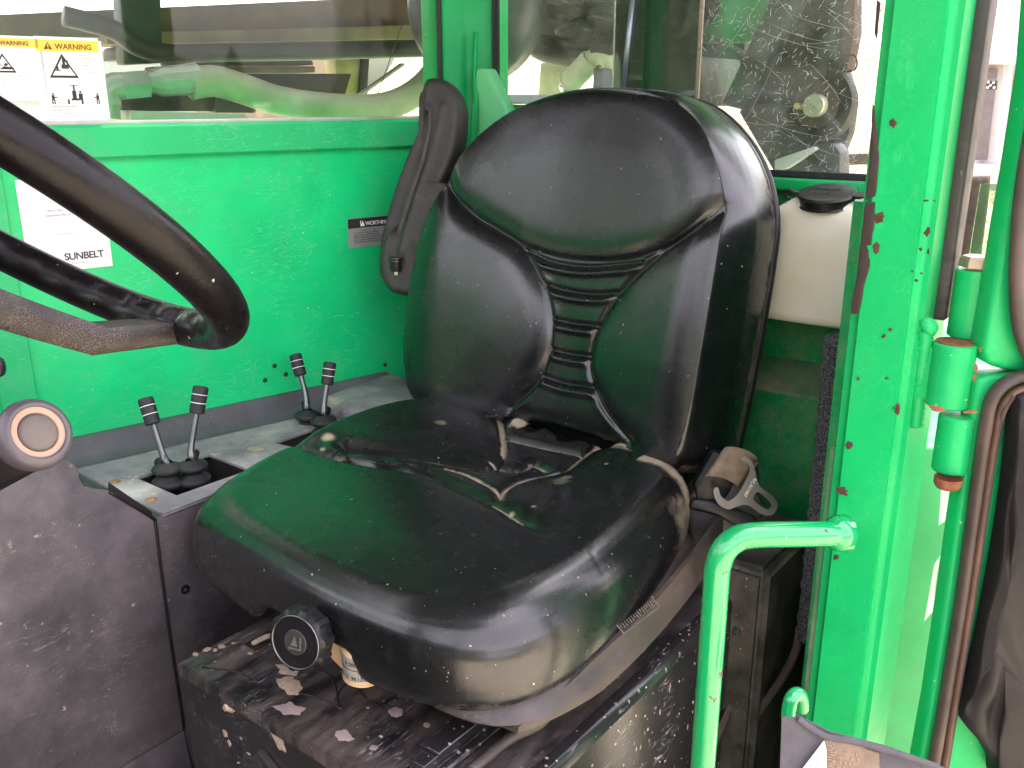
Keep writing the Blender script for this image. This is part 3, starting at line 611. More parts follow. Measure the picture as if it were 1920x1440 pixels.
# ================================================================== SEAT BASE BOX
box = empty('seat_base_box', (-.85, -.70, .42), 'scuffed black steel box carrying the operator seat, with mud splashes', 'seat base')
bx0, bx1, by0, by1, bz = -.543, -1.16, -.933, -.458, .930
MB().box((bx1, by0, bz-.004), (bx0+.006, by1, bz), .0015).build('top_plate', BOXT, box)
MB().box((bx0-.004, by0, .42), (bx0, by1-.0005, bz-.0045), .001).build('front_panel', BOXF, box)
m = MB(); m.prism([(bx0+.004, by1, .42), (bx0+.004, by1, bz-.012), (bx0+.004, by1+.001, bz-.010), (bx0+.004, by1+.006, bz-.012), (bx0+.004, by1+.006, .42)], (bx1-bx0-.004, 0, 0)); m.build('side_panel', BOXS, box)
MB().prism([(bx0+.005, by1-.014, bz+.0008), (bx0+.005, by1-.001, bz+.0005), (bx0+.005, by1+.005, bz-.005), (bx0+.005, by1+.0075, bz-.014), (bx0+.005, by1+.0005, bz-.014)], (bx1-bx0-.01, 0, 0), .0008, 1).build('folded_edge', BOXS, box, 30)
MB().box((bx0-.002, by0, bz-.020), (bx0+.0065, by1, bz+.0006), .003, 3).build('front_lip', BOXT, box, 30)
def fbolt(x, y, r=.011, at=None, n=None, mat=None, par=box):
    c = X(x, y, bx0+.001) if at is None else at; n = n or (1, 0, 0)
    m = MB(); m.lathe(c, n, [(0, .0085), (r*.42, .0085), (r*.5, .006), (r*.78, .0042), (r*.8, .002), (r*1.1, .0016), (r*1.1, 0)], 24); return m.build('bolt', mat or STEEL, par, 30)
fbolt(432, 1322, .0085, mat=simple('mud_caked_bolt', (.42, .34, .26), .7, bump=.6))
# folded handle edge low on the front
MB().obox(X(505, 1432, bx0+.004), (1, 0, 0), (0, .87, -.5), (0, .5, .87), .004, .02, .004, .002).build('latch_bar', STEEL, box)
# notch in the top plate with a dusty cable clip
nb = Z(492, 1203, bz); MB().obox(nb+np.array([0, 0, .0015]), (1, 0, 0), (0, 1, 0), (0, 0, 1), .020, .012, .001, .0008).build('cut_out', INK, box)
m = MB(); m.tube(sm([nb+np.array([-.012, .004, .003]), nb+np.array([-.004, .009, .010]), nb+np.array([.006, .006, .009]), nb+np.array([.013, -.002, .003])], 6), .0035, 10); m.build('cable_clip', MUD, box, True)
# thin irregular mud and paint patches lying on the sheet metal
def blot(pts, pl, nrm, mat, par, seed=0, k=.2, th=.0006, up=None):
    P = np.array([pl(*p) for p in pts]); c = P.mean(0); Q = resamp(P, 46); rg = np.random.default_rng(seed)
    n_ = rg.normal(size=46); n_ = (n_*.6+np.roll(n_, 1)+np.roll(n_, 2)+np.roll(n_, 3)*.7)*.8; Q = c+(Q-c)*(1+k*.35*n_[:, None]); m = MB(); nrm = np.array(nrm, float)
    bm = m.bm; a = [bm.verts.new(q+nrm*.0002) for q in Q]; b = [bm.verts.new(c+(q-c)*.86+nrm*th) for q in Q]; t = bm.verts.new(c+nrm*th)
    for i in range(46): bm.faces.new((a[i], a[(i+1) % 46], b[(i+1) % 46], b[i])); bm.faces.new((b[i], b[(i+1) % 46], t))
    return m
def blots(lst, pl, nrm, mat, par, name='mud_patch', **k):
    bm = bmesh.new()
    for i, pts in enumerate(lst):
        m = blot(pts, pl, nrm, mat, par, i+3, **k); me = bpy.data.meshes.new('t'); m.bm.to_mesh(me); m.bm.free(); bm.from_mesh(me); bpy.data.meshes.remove(me)
    m = MB(); m.bm = bm; o = m.build(name, mat, par, True); o['kind'] = 'stuff'; return o
def ell(x, y, a, b, t=0, n=12): return [(x+a*math.cos(k*2*math.pi/n)*math.cos(t)-b*math.sin(k*2*math.pi/n)*math.sin(t), y+a*math.cos(k*2*math.pi/n)*math.sin(t)+b*math.sin(k*2*math.pi/n)*math.cos(t)) for k in range(n)]
Zb = lambda x, y: Z(x, y, bz+.0003); Xb = lambda x, y: X(x, y, bx0+.0001)
blots([ell(367, 1227, 6, 4), ell(388, 1218, 9, 4, -.3), ell(416, 1212, 8, 4), ell(403, 1219, 4, 3), ell(437, 1206, 5, 2), [(513, 1245), (540, 1240), (560, 1258), (558, 1268), (530, 1266)], [(515, 1272), (550, 1268), (566, 1290), (560, 1302), (540, 1304), (524, 1288)], ell(800, 1360, 7, 5), ell(812, 1389, 6, 3), ell(469, 1225, 5, 3)], Zb, (0, 0, 1), MUD, box)
blots([[(486, 1332), (505, 1345), (530, 1385), (535, 1408), (522, 1402), (508, 1375), (490, 1352)], [(434, 1300), (448, 1308), (450, 1318), (442, 1322)], ell(452, 1384, 4, 2, .9), ell(422, 1375, 4, 8, -.4), ell(466, 1413, 5, 2, .6), ell(447, 1430, 3, 2), ell(430, 1392, 3, 7, -.5)], Xb, (1, 0, 0), MUD, box)
DUSTP = simple('pink_dust', (.36, .28, .27), .95, var=.2, bump=.5)
blots([[(510, 1325), (540, 1316), (572, 1328), (560, 1340), (530, 1340)], [(625, 1375), (645, 1366), (665, 1385), (655, 1392), (635, 1388)], ell(742, 1335, 15, 10), ell(700, 1402, 8, 5)], Zb, (0, 0, 1), DUSTP, box, 'dust_patch')
# bent black wire marks on the plate
for P in ([(605, 1258), (620, 1270), (632, 1300), (632, 1320)], [(628, 1315), (640, 1292), (652, 1283), (668, 1292), (688, 1312)], [(700, 1318), (722, 1332)], [(560, 1300), (600, 1310), (640, 1330)], [(380, 1252), (430, 1258), (455, 1264), (470, 1275)]):
    MB().tube(sm([Zb(*p)+np.array([0, 0, .0006]) for p in P], 4), .0012, 6).build('bent_wire', INK, box, True)
# rear half of the base
rb = MB(); rb.box((-1.30, -.90, .42), (-1.10, -.405, .985), .012, 3); rb.build('rear_housing', simple('dusty_black_housing', (.018, .018, .016), .45, dust=.45, dustc=(.17, .15, .12), bump=.4, spk=.2), box, 40)
MB().obox(Y(1345, 1345, -.43), (1, 0, 0), (0, 1, 0), (0, 0, 1), .001, .001, .001).build('rivet', BOXF, box)
MB().obox(Y(1362, 1345, -.445), (-.62, .1, .78), (0, 1, 0), (-.78, 0, -.62), .045, .004, .007, .002).build('latch_bar', PAN, box)
fbolt(0, 0, .006, at=Vector(Y(1376, 1183, -.4045)), n=(0, 1, 0), mat=BLKPL)
# ================================================================== SEAT BELT
sb = empty('seat_belt', (-1.13, -.46, 1.0), 'retracted seat belt with metal tongue beside the rear corner of the seat', 'seat belt')
sy = -.47
def SD(x, y, d=0): return onpl(x, y, (-1.13+d, -.47, 1.05), (.80, .55, .15))
n_s = np.array([.80, .55, .15]); n_s /= np.linalg.norm(n_s)
m = MB(); m.prism([SD(*p) for p in ((1287, 958), (1298, 925), (1325, 905), (1372, 890), (1410, 905), (1432, 940), (1436, 968), (1395, 1010), (1345, 1050), (1320, 1052), (1300, 1035))], -n_s*.06, .008, 3); m.build('retractor_cover', simple('dusty_black_rubber', (.026, .024, .023), .5, dust=.3, dustc=(.2, .16, .12), bump=.5, bs=150, scr=.3), sb, 40)
m = MB(); m.prism([SD(*p, .012) for p in ((1290, 955), (1300, 935), (1340, 940), (1395, 962), (1425, 975), (1400, 1000), (1345, 968))], -n_s*.02, .005, 3); m.build('cover_fold', BLKPL, sb, 40)
m = MB(); m.prism([SD(*p, .006) for p in ((1304, 910), (1338, 848), (1395, 862), (1392, 880), (1362, 935), (1330, 940), (1306, 938))], -n_s*.03, .004, 2); m.build('guide_block', BLKPL, sb, 40)
wc = sm([SD(1316, 902, .012), SD(1325, 893, .026), SD(1350, 895, .032), SD(1374, 905, .026), SD(1382, 914, .016), SD(1378, 922, .008)], 6)
wd_ = (SD(1356, 850, .02)-SD(1318, 905, .02)); m = MB(); A, B = [], []
for p in wc: A.append(m.bm.verts.new(p)); B.append(m.bm.verts.new(p+wd_*.98))
A2 = [m.bm.verts.new(v.co-Vector(n_s)*.003) for v in A]; B2 = [m.bm.verts.new(v.co-Vector(n_s)*.003) for v in B]
for P_, Q_ in ((A, B), (A2, B2), (A, A2), (B, B2)):
    for i in range(len(A)-1): m.bm.faces.new((P_[i], P_[i+1], Q_[i+1], Q_[i]))
m.build('webbing', WEB, sb, 60)
m = MB(); A = [m.bm.verts.new(p) for p in (SD(1303, 908, .006), SD(1311, 912, .02), SD(1349, 852, .02), SD(1338, 847, .006))]; m.bm.faces.new(A); bmesh.ops.solidify(m.bm, geom=list(m.bm.faces), thickness=.003); m.build('webbing_fold', simple('grey_webbing', (.07, .07, .07), .7, bump=.8), sb)
# metal tongue: outer plate with belt slot and latch slot (rings bridged as a flat plate)
def plate_holes(name, outer, holes, pl, nrm, th, mat, par):
    bm = bmesh.new(); nrm = Vector(nrm)
    def loop(P):
        vs = [bm.verts.new(Vector(pl(*p))) for p in P]; return [bm.edges.new((vs[i], vs[(i+1) % len(vs)])) for i in range(len(vs))]
    es = loop(outer)
    for h in holes: es += loop(h)
    bmesh.ops.triangle_fill(bm, edges=es, use_beauty=True)
    r = bmesh.ops.extrude_face_region(bm, geom=list(bm.faces)); vv = [g for g in r['geom'] if isinstance(g, bmesh.types.BMVert)]
    bmesh.ops.translate(bm, vec=-nrm*th, verts=vv); m = MB(); m.bm = bm; return m.build(name, mat, par, 35)
tongue_o = sm([(1341, 935), (1338, 918), (1346, 914), (1352, 930), (1366, 939), (1384, 925), (1402, 893), (1406, 877), (1396, 866), (1380, 858), (1392, 854), (1407, 862), (1414, 876), (1424, 910), (1446, 928), (1458, 945), (1452, 962), (1440, 967), (1424, 962), (1402, 947), (1382, 950), (1366, 955), (1350, 948)], 5, True)
lat = sm([(1413, 932), (1418, 924), (1426, 925), (1444, 942), (1445, 950), (1439, 955), (1430, 951), (1415, 940)], 4, True)
plate_holes('buckle_tongue', tongue_o, [lat], lambda x, y: SD(x, y, .03), n_s, .0028, STEEL, sb)
ex_ = SD(1393, 930, .031)-SD(1411, 900, .031); ex_ /= np.linalg.norm(ex_); text('RC-011407', 'stamped_number', SD(1414, 896, .0315), ex_, np.cross(n_s, ex_), .0062, WHITE, sb, .00005)
# ================================================================== STEERING WHEEL
sc = np.array([-.293, -.706, 1.539]); sn = np.array([-.645, .011, .765]); sn /= np.linalg.norm(sn); sa = np.cross(sn, [0, 1, 0]); sa /= np.linalg.norm(sa); sb_ = np.cross(sn, sa)
# bm tube closed ring with finger grips on the inner side
m = MB(); n1, n2 = 260, 24; rg = []
for i in range(n1):
    t = 2*math.pi*i/n1; e = sa*math.cos(t)+sb_*math.sin(t); r_ = .0158
    ring_ = []
    for j in range(n2):
        f = 2*math.pi*j/n2; c, s = math.cos(f), math.sin(f); bump_ = 1+(.10*math.cos(t*30)*max(0, -c)**1.5)
        ring_.append(m.bm.verts.new(sc+e*(.197+r_*c*bump_)+sn*r_*s*1.03))
    rg.append(ring_)
for i in range(n1):
    for j in range(n2): m.bm.faces.new((rg[i][j], rg[(i+1) % n1][j], rg[(i+1) % n1][(j+1) % n2], rg[i][(j+1) % n2]))
wheel = empty('steering_wheel', sc-sn*.06, 'black steering wheel with worn finger-grip rim, left of the seat', 'steering wheel')
m.build('rim', RIM, wheel, True)
MB().tube([sc+(sa*math.cos(t)+sb_*math.sin(t))*(.197-.0157*.2)+sn*.0163 for t in np.linspace(0, 2*math.pi, 200)], .0007, 5).build('mould_seam', INKG, wheel, True)
def wrh(x, y):
    q = Y(x, y, -.706)-sc; return abs(float(q@sa)), float(q@sn)
SPK = [wrh(330, 616), wrh(165, 633), wrh(60, 600), wrh(-60, 560)]; SPK += [(.02, SPK[-1][1]-.012)]
hub = sc+sn*(SPK[-1][1]-.01)
def spoke(t, w0=.021, w1=.026):
    e = sa*math.cos(t)+sb_*math.sin(t); tt = np.cross(sn, e); m = MB()
    st = [(.190, -.002, .019, .010)]+[(r_, h_, w_, k_) for (r_, h_), w_, k_ in zip(SPK, (.020, .022, .024, .028, .03), (.012, .0135, .0145, .0155, .015))]
    rings = []
    for r_, h, w_, k in st:
        c = sc+e*r_+sn*h; rings.append([m.bm.verts.new(c+tt*(w_*a)+sn*(k*b)) for a, b in ((-1, -.3), (-.8, -.95), (.8, -.95), (1, -.3), (.93, .35), (.78, .9), (-.78, .9), (-.93, .35))])
    for A, B in zip(rings, rings[1:]):
        for j in range(8): m.bm.faces.new((A[j], A[(j+1) % 8], B[(j+1) % 8], B[j]))
    m.bm.faces.new(rings[0]); m.bm.faces.new(rings[-1][::-1]); bmesh.ops.bevel(m.bm, geom=[e_ for e_ in m.bm.edges if e_.calc_face_angle(0) > .3], offset=.003, segments=2, affect='EDGES')
    return m.build('spoke', SPOKE, wheel, 50)
for t in (-.02, 2.07, 4.16): spoke(t)
MB().lathe(hub, sn, [(0, .02), (.03, .02), (.042, .012), (.045, -.02), (.03, -.05), (0, -.05)], 32).build('hub', BLKPL, wheel, 40)
cq = hub-sn*.05; ce = np.array([.10, -.706, 1.02]); col = MB(); col.tube([cq, cq*.5+ce*.5, ce], [.034, .038, .045], 24); tag(col.build('steering_column', BLKPL, None, True), 'black steering column running down from the wheel hub to the dashboard', 'steering column')
# ---- round knob low at the left edge
kn = D(64, 815, .56); ka = -(ray(64, 815)/np.linalg.norm(ray(64, 815)))*.80 + RT*.50 + UP*.30; ka /= np.linalg.norm(ka)
cn = empty('column_knob', kn, 'round grey cap with tan ring and ribbed barrel at the lower left of the wheel', 'knob')
MB().lathe(kn, ka, [(0, -.155), (.019, -.155), (.0195, -.008), (.0215, -.006), (.0222, 0), (.0215, .004), (.0185, .0075), (.0165, .0078), (.0158, .0062)], 64, lambda a, r, h: 1).build('cap', simple('purple_grey_rubber', (.06, .052, .058), .4, bump=.2, var=.2), cn, True)
MB().lathe(kn, ka, [(.0166, .0074), (.0158, .0060), (.0140, .0058), (.0125, .0064), (.0118, .0052)], 64).build('tan_ring', simple('tan_ring_plastic', (.28, .18, .12), .3, var=.2), cn, True)
MB().lathe(kn, ka, [(0, .0078), (.0095, .0078), (.0112, .0066), (.0118, .0045)], 48).build('centre_button', simple('button_grey', (.085, .07, .064), .6), cn, True)
m = MB(); pr_ = []
for i in range(50): pr_ += [(.0198, -.010-.0028*i), (.0190, -.0114-.0028*i)]
m.lathe(kn, ka, pr_[::-1]+[(.018, -.008)], 48); m.build('ribbed_barrel', BLKPL, cn, True)
sw = MB(); p0 = D(-22, 690, .6); sw.lathe(p0, RT*.9+UP*.1, [(0, -.03), (.007, -.03), (.008, .004), (.006, .0085), (0, .0105)], 24); so_ = sw.build('switch_lever', BLKPL, None, True); tag(so_, 'black rounded lever tip at the left edge below the wheel spoke', 'switch lever')
# ================================================================== SIDE CONSOLE
con = empty('side_console', (-.9, -1.2, .42), 'dusty grey plastic side console with raised lip and lever openings', 'console')
ZT = 1.05; CY = -1.09
# floor of the tray, with the two openings left open
def sheet_holes(name, outer, holes, z, th, mat, par):
    return plate_holes(name, outer, holes, lambda x, y: (x, y, z), (0, 0, 1), th, mat, par)
def wl(Xv, off): # y on the wall plane at given X
    t = (Xv-WA[0])/WD[0]; return float((WA+WD*t+WN*off)[1])
h1 = [Z(*p, ZT)[:2] for p in ((256, 895), (292, 874), (412, 889), (405, 912), (338, 930))]
h1 = [tuple(v) for v in h1]
q1 = np.array([Z(*p, ZT)[:2] for p in ((256, 896), (331, 929))])
hA = [(-.693, -1.245), (-.693, -1.135), (-.80, -1.13), (-.80, -1.245)]
a0 = Z(256, 896, ZT); b0 = Z(331, 929, ZT); c0 = Z(300, 873, ZT)
hA = [(a0[0], a0[1]), (b0[0], b0[1]), (b0[0]-.125, b0[1]+.004), (a0[0]-.125, a0[1]+.004)]
a1 = Z(515, 830, ZT); hB = [(a1[0], a1[1]), (a1[0]-.01, a1[1]+.10), (a1[0]-.13, a1[1]+.10), (a1[0]-.12, a1[1])]
outer_t = [(-.635, CY), (-.645, wl(-.645, .055)), (-1.02, wl(-1.02, .055)), (-1.30, wl(-1.30, .05)), (-1.36, CY+.05), (-1.36, CY)]
sheet_holes('tray_floor', outer_t, [hA, hB], ZT, .004, TRAY, con)
for H_ in (hA, hB):
    xs_ = [q[0] for q in H_]; ys_ = [q[1] for q in H_]; x0_, x1_, y0_, y1_ = min(xs_)-.004, max(xs_)+.004, min(ys_)-.004, max(ys_)+.004
    m = MB(); m.box((x0_, y0_, ZT-.13), (x1_, y1_, ZT-.125)); m.box((x0_-.003, y0_, ZT-.124), (x0_, y1_, ZT-.005)); m.box((x1_, y0_, ZT-.124), (x1_+.003, y1_, ZT-.005)); m.box((x0_, y0_-.003, ZT-.124), (x1_, y0_, ZT-.005)); m.box((x0_, y1_, ZT-.124), (x1_, y1_+.003, ZT-.005)); m.build('opening_well', INK, con)
MB().box((-.644, wl(-.645, .004), .42), (-.640, CY-.005, ZT-.0045)).build('front_face', CONS, con)
# raised lip along the wall: swept moulded section
def lipsec(Xv, zz): 
    y0 = wl(Xv, .001); return [(Xv, y0, ZT-.002), (Xv, y0, ZT+.032+zz), (Xv, y0+.010, ZT+.034+zz), (Xv, y0+.018, ZT+.030+zz), (Xv, y0+.030, ZT+.010), (Xv, y0+.045, ZT+.0025), (Xv, y0+.060, ZT+.001)]
m = MB(); xs = np.linspace(-.50, -1.24, 30); rg = [[m.bm.verts.new(p) for p in lipsec(x_, 0)] for x_ in xs]
for A, B in zip(rg, rg[1:]):
    for j in range(6): m.bm.faces.new((A[j], A[j+1], B[j+1], B[j]))
m.build('tray_lip', LIPM, con, 60)
# higher rear shelf of the moulding, beside the seat
P = [Z(*q, ZT+.03) for q in ((604, 742), (640, 728), (728, 698), (758, 703), (800, 760), (860, 800), (720, 800), (655, 768))]; m = MB(); m.prism([(q[0], q[1], ZT-.004) for q in P], (0, 0, .034), .012, 4); m.build('rear_shelf', TRAY, con, 50)
# side face toward the cab door, and the long front panel with a cut top edge
MB().box((-1.36, CY-.004, .42), (-.605, CY, ZT-.001), .0015).build('side_face', CONS, con)
MB().prism([(-.6345, CY+.0002, ZT+.0015), (-.6345, CY-.006, ZT+.0015), (-1.30, CY-.006, ZT+.0015), (-1.30, CY+.0002, ZT+.0015)], (0, 0, .0012)).build('edge_trim', TRAY, con)
for q in ((347, 1105),): fbolt(0, 0, .0062, at=Vector(Y(*q, CY+.0005)), n=(0, 1, 0), mat=BLKPL, par=con)
for q in ((283, 937), (215, 903)): MB().lathe(Z(*q, ZT+.0003), (0, 0, 1), [(0, .0025), (.004, .0025), (.007, .0015), (.0085, 0)], 20).build('screw', simple('copper_screw', (.36, .19, .11), .5, .4, var=.3), con, 30)
blots([ell(480, 842, 16, 5, .05), ell(612, 842, 16, 7), ell(590, 835, 8, 3)], lambda x, y: Z(x, y, ZT+.0004), (0, 0, 1), MUD, con)
fp = empty('front_console_panel', (-.4, -1.05, .42), 'large scratched dark grey moulded panel at the lower left, below the wheel', 'panel')
FY = CY+.006
prof = [(-80, 800), (100, 852), (118, 858), (136, 866), (147, 880), (150, 898), (158, 912), (180, 917), (205, 920), (285, 968), (291, 985), (300, 1060), (345, 1368)]
pp = [Y(*p, FY) for p in prof]; bot = [Y(345, 1368, FY), Y(200, 1452, FY), Y(-80, 1620, FY)]
zt_ = float(pp[0][2]); m = MB(); m.prism([np.array([.0, FY, zt_-.02])]+pp+[np.array([bot[1][0], FY, bot[1][2]]), bot[2], np.array([.0, FY, bot[2][2]])], (0, -.005, 0), .002, 2); m.build('panel_face', CONS, fp, 40)
b1 = [Y(345, 1368, FY), Y(200, 1452, FY), Y(-80, 1620, FY)]; m = MB(); m.prism([b1[0]+(0, .0, -.002), b1[2]+(0, 0, -.002), b1[2]+(0, .05, -.30), b1[0]+(0, .05, -.30)], (0, -.012, 0), .002); m.build('kick_panel', CONS, fp, 40)
m = MB(); m.tube(sm([Y(*p, FY+.001) for p in ((205, 922), (284, 970), (292, 985), (301, 1060), (322, 1215), (345, 1366))], 6), .0022, 8); m.build('panel_bead', BLKPL, fp, True)
m = MB(); m.prism([Y(285, 962, CY-.02)+(0, 0, .002), Y(205, 905, CY-.02), Y(205, 925, CY-.02), Y(285, 985, CY-.02)], (0, -.003, 0)); m.build('inner_panel', INK, fp)
# ---- control levers
def lever(base, mid, top, kr, label, boot=True, notch=False, bs=1.0):
    base, mid, top = [np.array(v, float) for v in (base, mid, top)]
    t = empty('control_lever', base-np.array([0, 0, .03*bs]), label, 'lever', 'short hydraulic control levers on the side console')
    ax = top-mid; Ln = np.linalg.norm(ax); ax /= Ln; kl = .042*kr/.0115
    m = MB(); m.lathe(top, ax, [(0, -kl), (kr*.82, -kl), (kr, -kl+.0015), (kr*1.0, -kl*.64), (kr*.93, -kl*.63), (kr*.93, -kl*.60), (kr, -kl*.59), (kr*1.02, -kl*.33), (kr*.95, -kl*.32), (kr*.95, -kl*.29), (kr*1.02, -kl*.28), (kr*1.02, -.003), (kr*.92, -.0008), (kr*.75, 0), (0, 0)], 28); kb = m.build('knob', RUBBER, t, 35)
    for h in (-kl*.615, -kl*.305): MB().lathe(top+ax*h, ax, [(kr*.93, -.0006), (kr*1.005, -.0005), (kr*1.005, .0005), (kr*.93, .0006)], 28).build('band', WHITE, kb)
    P = sm([base+np.array([0, 0, .012]), base*.7+mid*.3+np.array([0, 0, .006]), mid, top-ax*kl*.9], 6)
    MB().tube(P, list(np.linspace(.0062, .0045, len(P))), 14).build('stalk', STEEL, t, True)
    up = (P[2]-P[0]); up /= np.linalg.norm(up)
    MB().lathe(base+up*.004, up, [(0, .024), (.0072, .024), (.0078, .022), (.0072, .018), (.0072, 0)], 20).build('sleeve', BLKPL, t, 40)
    MB().lathe(base, (0, 0, 1), [(.0085, .012), (.010, .010), (.021, .005), (.0235, .001), (.021, -.004), (.0125, -.0075), (.0125, -.010), (.022, -.015), (.0265, -.020), (.0245, -.026), (.014, -.031), (.012, -.05), (0, -.05)], 32).build('boot', RUBBER, t, True)
    return t
def LV(x, y, P0): return onpl(x, y, P0, FW)
for bpx, mpx, tpx, lab in (((314, 880), (303, 845), (272, 746), 'front near lever leaning left, with broken white bands, in the front opening'), ((360, 875), (359, 835), (377, 724), 'straight silver lever with two white bands, second in the front opening'), ((577, 780), (572, 735), (553, 664), 'left lever of the rear pair, leaning left near the bolt holes'), ((607, 790), (608, 755), (619, 679), 'lever of the rear pair half hidden by the seat cushion')):
    b_ = Z(*bpx, ZT+.012); lever(b_, LV(*mpx, b_), LV(*tpx, b_), .0115 if bpx[0] < 500 else .0108, lab)
# ================================================================== CAB SHELL
cab = empty('machine_cab', (-.9, -.75, .42), 'green painted steel cab shell with side wall, rear wall, posts and windows', 'cab')
s0, s1 = -.75, ws(842, 600)[0]
zr0, zr1 = 1.512, 1.561
m = MB(); m.prism([wp(s0, .40), wp(s1, .40), wp(s1, zr1-.004), wp(s0, zr1-.004)], -WN*.012, .001, 1); m.build('side_panel', G_WALL, cab)
m = MB(); m.prism([wp(s0, zr0, .0005), wp(s0, zr0, .016), wp(s0, zr0+.003, .019), wp(s0, zr1-.004, .019), wp(s0, zr1, .015), wp(s0, zr1, -.012), wp(s0, zr1-.0035, -.012), wp(s0, zr1-.0035, .0005)], WD*(s1-s0)); m.build('window_rail', G_RAIL, cab, 25)
# paler bent strip at the far left of the wall
MB().prism([wp(ws(-60, 400)[0], 1.06, .001), wp(ws(-60, 400)[0], zr0-.002, .001), wp(ws(14, 400)[0], zr0-.002, .001), wp(ws(14, 400)[0], 1.06, .001)], WN*.006, .002).build('bent_strip', G_RAIL, cab)
GLO = -.008
m = MB(); m.prism([wp(s0, zr1-.01, GLO), wp(s1-.0, zr1-.01, GLO), wp(s1-.0, 2.2, GLO), wp(s0, 2.2, GLO)], -WN*.005); m.build('side_window', GL_SIDE, cab)
m = MB(); m.prism([wp(s1-.012, zr1, -.006), wp(s1, zr1, -.006), wp(s1, 2.2, -.006), wp(s1-.012, 2.2, -.006)], WN*.012, .002); m.build('window_gasket', RUBBER, cab)
MB().tube([wp(s0, zr1+.002, .002), wp(s1-.013, zr1+.002, .002)], .004, 8).build('glazing_bead', simple('pale_sealant', (.55, .56, .50), .7), cab, True)
# bolt holes in the side panel
for q in ((497, 713), (515, 686), (536, 702), (722, 684)):
    p = W(*q, .0004); MB().lathe(p, WN, [(0, .0002), (.0022, .0002), (.0024, .0008), (.0038, .0008), (.0045, 0)], 16).build('bolt_hole', simple('hole_dark', (.02, .05, .03), .8), cab, 30)
# rear corner post with chamfered corner
p1 = W(838, 600, .002); p2 = W(882, 600, .022); p3 = X(927, 600, -1.462)
pl = [(p1[0], p1[1]), (p1[0]+.004, p1[1]+.012), (p2[0], p2[1]), (p3[0], p3[1]), (p3[0]-.05, p3[1]), (p3[0]-.05, p1[1]-.06), (p1[0], p1[1]-.05)]
m = MB(); m.prism([(a, b, .40) for a, b in pl], (0, 0, 1.85), .004, 3); m.build('corner_post', G_POST, cab, 40)
XR = -1.46
m = MB(); m.prism([X(893, 128, XR+.045), X(912, 128, XR+.045), X(950, 205, XR+.03), X(960, 330, XR+.03), X(880, 300, XR+.03), X(885, 200, XR+.04)], (-.03, 0, 0), .004, 2); m.build('gusset', G_FEND, cab, 40)
MB().tube(sm([X(893, 60, XR+.036), X(890, 150, XR+.042), X(893, 200, XR+.042), X(886, 290, XR+.04)], 5), .004, 8).build('weld_bead', G_POST, cab, True)
# rear wall: upper panel, sill, ledge, lower panel
yl, yr = -1.19, -.33
def RP(x, y, v=XR): return X(x, y, v)
zA, zB = float(X(955, 196, XR)[2]), float(X(1540, 337, XR)[2])
ym = float(X(1200, 300, XR)[1])
m = MB(); m.prism([(XR, yl, 1.15), (XR, yr, 1.15), (XR, yr, zB), (XR, ym, zB), (XR, ym-.12, zA), (XR, yl, zA)], (-.012, 0, 0)); m.build('rear_panel', G_REAR, cab)
m = MB(); m.prism([(XR+.0005, ym, zB-.018), (XR+.0005, yr, zB-.018), (XR+.0005, yr, zB+.001), (XR+.0005, ym, zB+.001)], (.022, 0, 0), .004, 3); m.build('rear_sill', G_POST, cab, 40)
m = MB(); m.box((XR-.002, ym, zB+.0015), (XR+.010, yr, zB+.012), .002); m.box((XR-.002, ym, zB+.0125), (XR+.004, ym+.012, 2.2), .002); m.box((XR-.002, float(X(928, 100, XR)[1]), zA), (XR+.010, float(X(928, 100, XR)[1])+.012, 2.2), .002); m.build('rear_gasket', RUBBER, cab, 40)
m = MB(); m.box((XR-.002, yl+.03, zA+.001), (XR+.008, ym-.1, zA+.018), .003); m.build('pale_frame_strip', simple('pale_frame', (.45, .5, .5), .4), cab)
m = MB(); m.prism([(XR-.006, yl+.03, zB-.02), (XR-.006, yr+.02, zB-.02), (XR-.006, yr+.02, 2.2), (XR-.006, yl+.03, 2.2)], (-.005, 0, 0)); m.build('rear_window', GL_REAR, cab)
rs_ = random.Random(21); m = MB(); zb_ = XR-.0055
def ribbon(P, wd):
    P = [Vector(p) for p in P]; L_, R_ = [], []
    for i, p in enumerate(P):
        t = (P[min(i+1, len(P)-1)]-P[max(i-1, 0)]).normalized(); n_ = Vector((0, -t.z, t.y))*wd*(1 if 0 < i < len(P)-1 else .25)
        L_.append(m.bm.verts.new(p+n_)); R_.append(m.bm.verts.new(p-n_))
    for i in range(len(P)-1): m.bm.faces.new((L_[i], L_[i+1], R_[i+1], R_[i]))
for k in range(620):
    y_ = rs_.uniform(float(X(1316, 150, XR)[1]), float(X(1650, 150, XR)[1])); z_ = rs_.uniform(zB+.01, 1.80); a_ = rs_.gauss(.9, .9); L_ = rs_.choice((.004, .006, .009, .014)); cv = rs_.uniform(-1.5, 1.5)
    pts_ = []
    for i in range(4):
        t = i/3; an = a_+cv*t; pts_.append((zb_, y_, z_)); y_ += math.cos(an)*L_/3; z_ += math.sin(an)*L_/3
    ribbon(pts_, rs_.uniform(.00012, .00038))
for k in range(26):
    y_ = rs_.uniform(-.75, -.42); z_ = rs_.uniform(zB+.02, 1.75); a_ = rs_.choice((-.45, -.5, .9, 2.2, -.2))+rs_.gauss(0, .1); L_ = rs_.uniform(.03, .16); ribbon([(zb_, y_+math.cos(a_+.15*t)*L_*t, z_+math.sin(a_+.15*t)*L_*t) for t in (0, .33, .66, 1)], .00016)
m.build('glass_scratches', simple('scratch_white', (.62, .64, .60), .8), cab)['kind'] = 'stuff'
yy0, yy1 = float(X(1150, 80, XR+.03)[1]), float(X(1308, 80, XR+.03)[1])
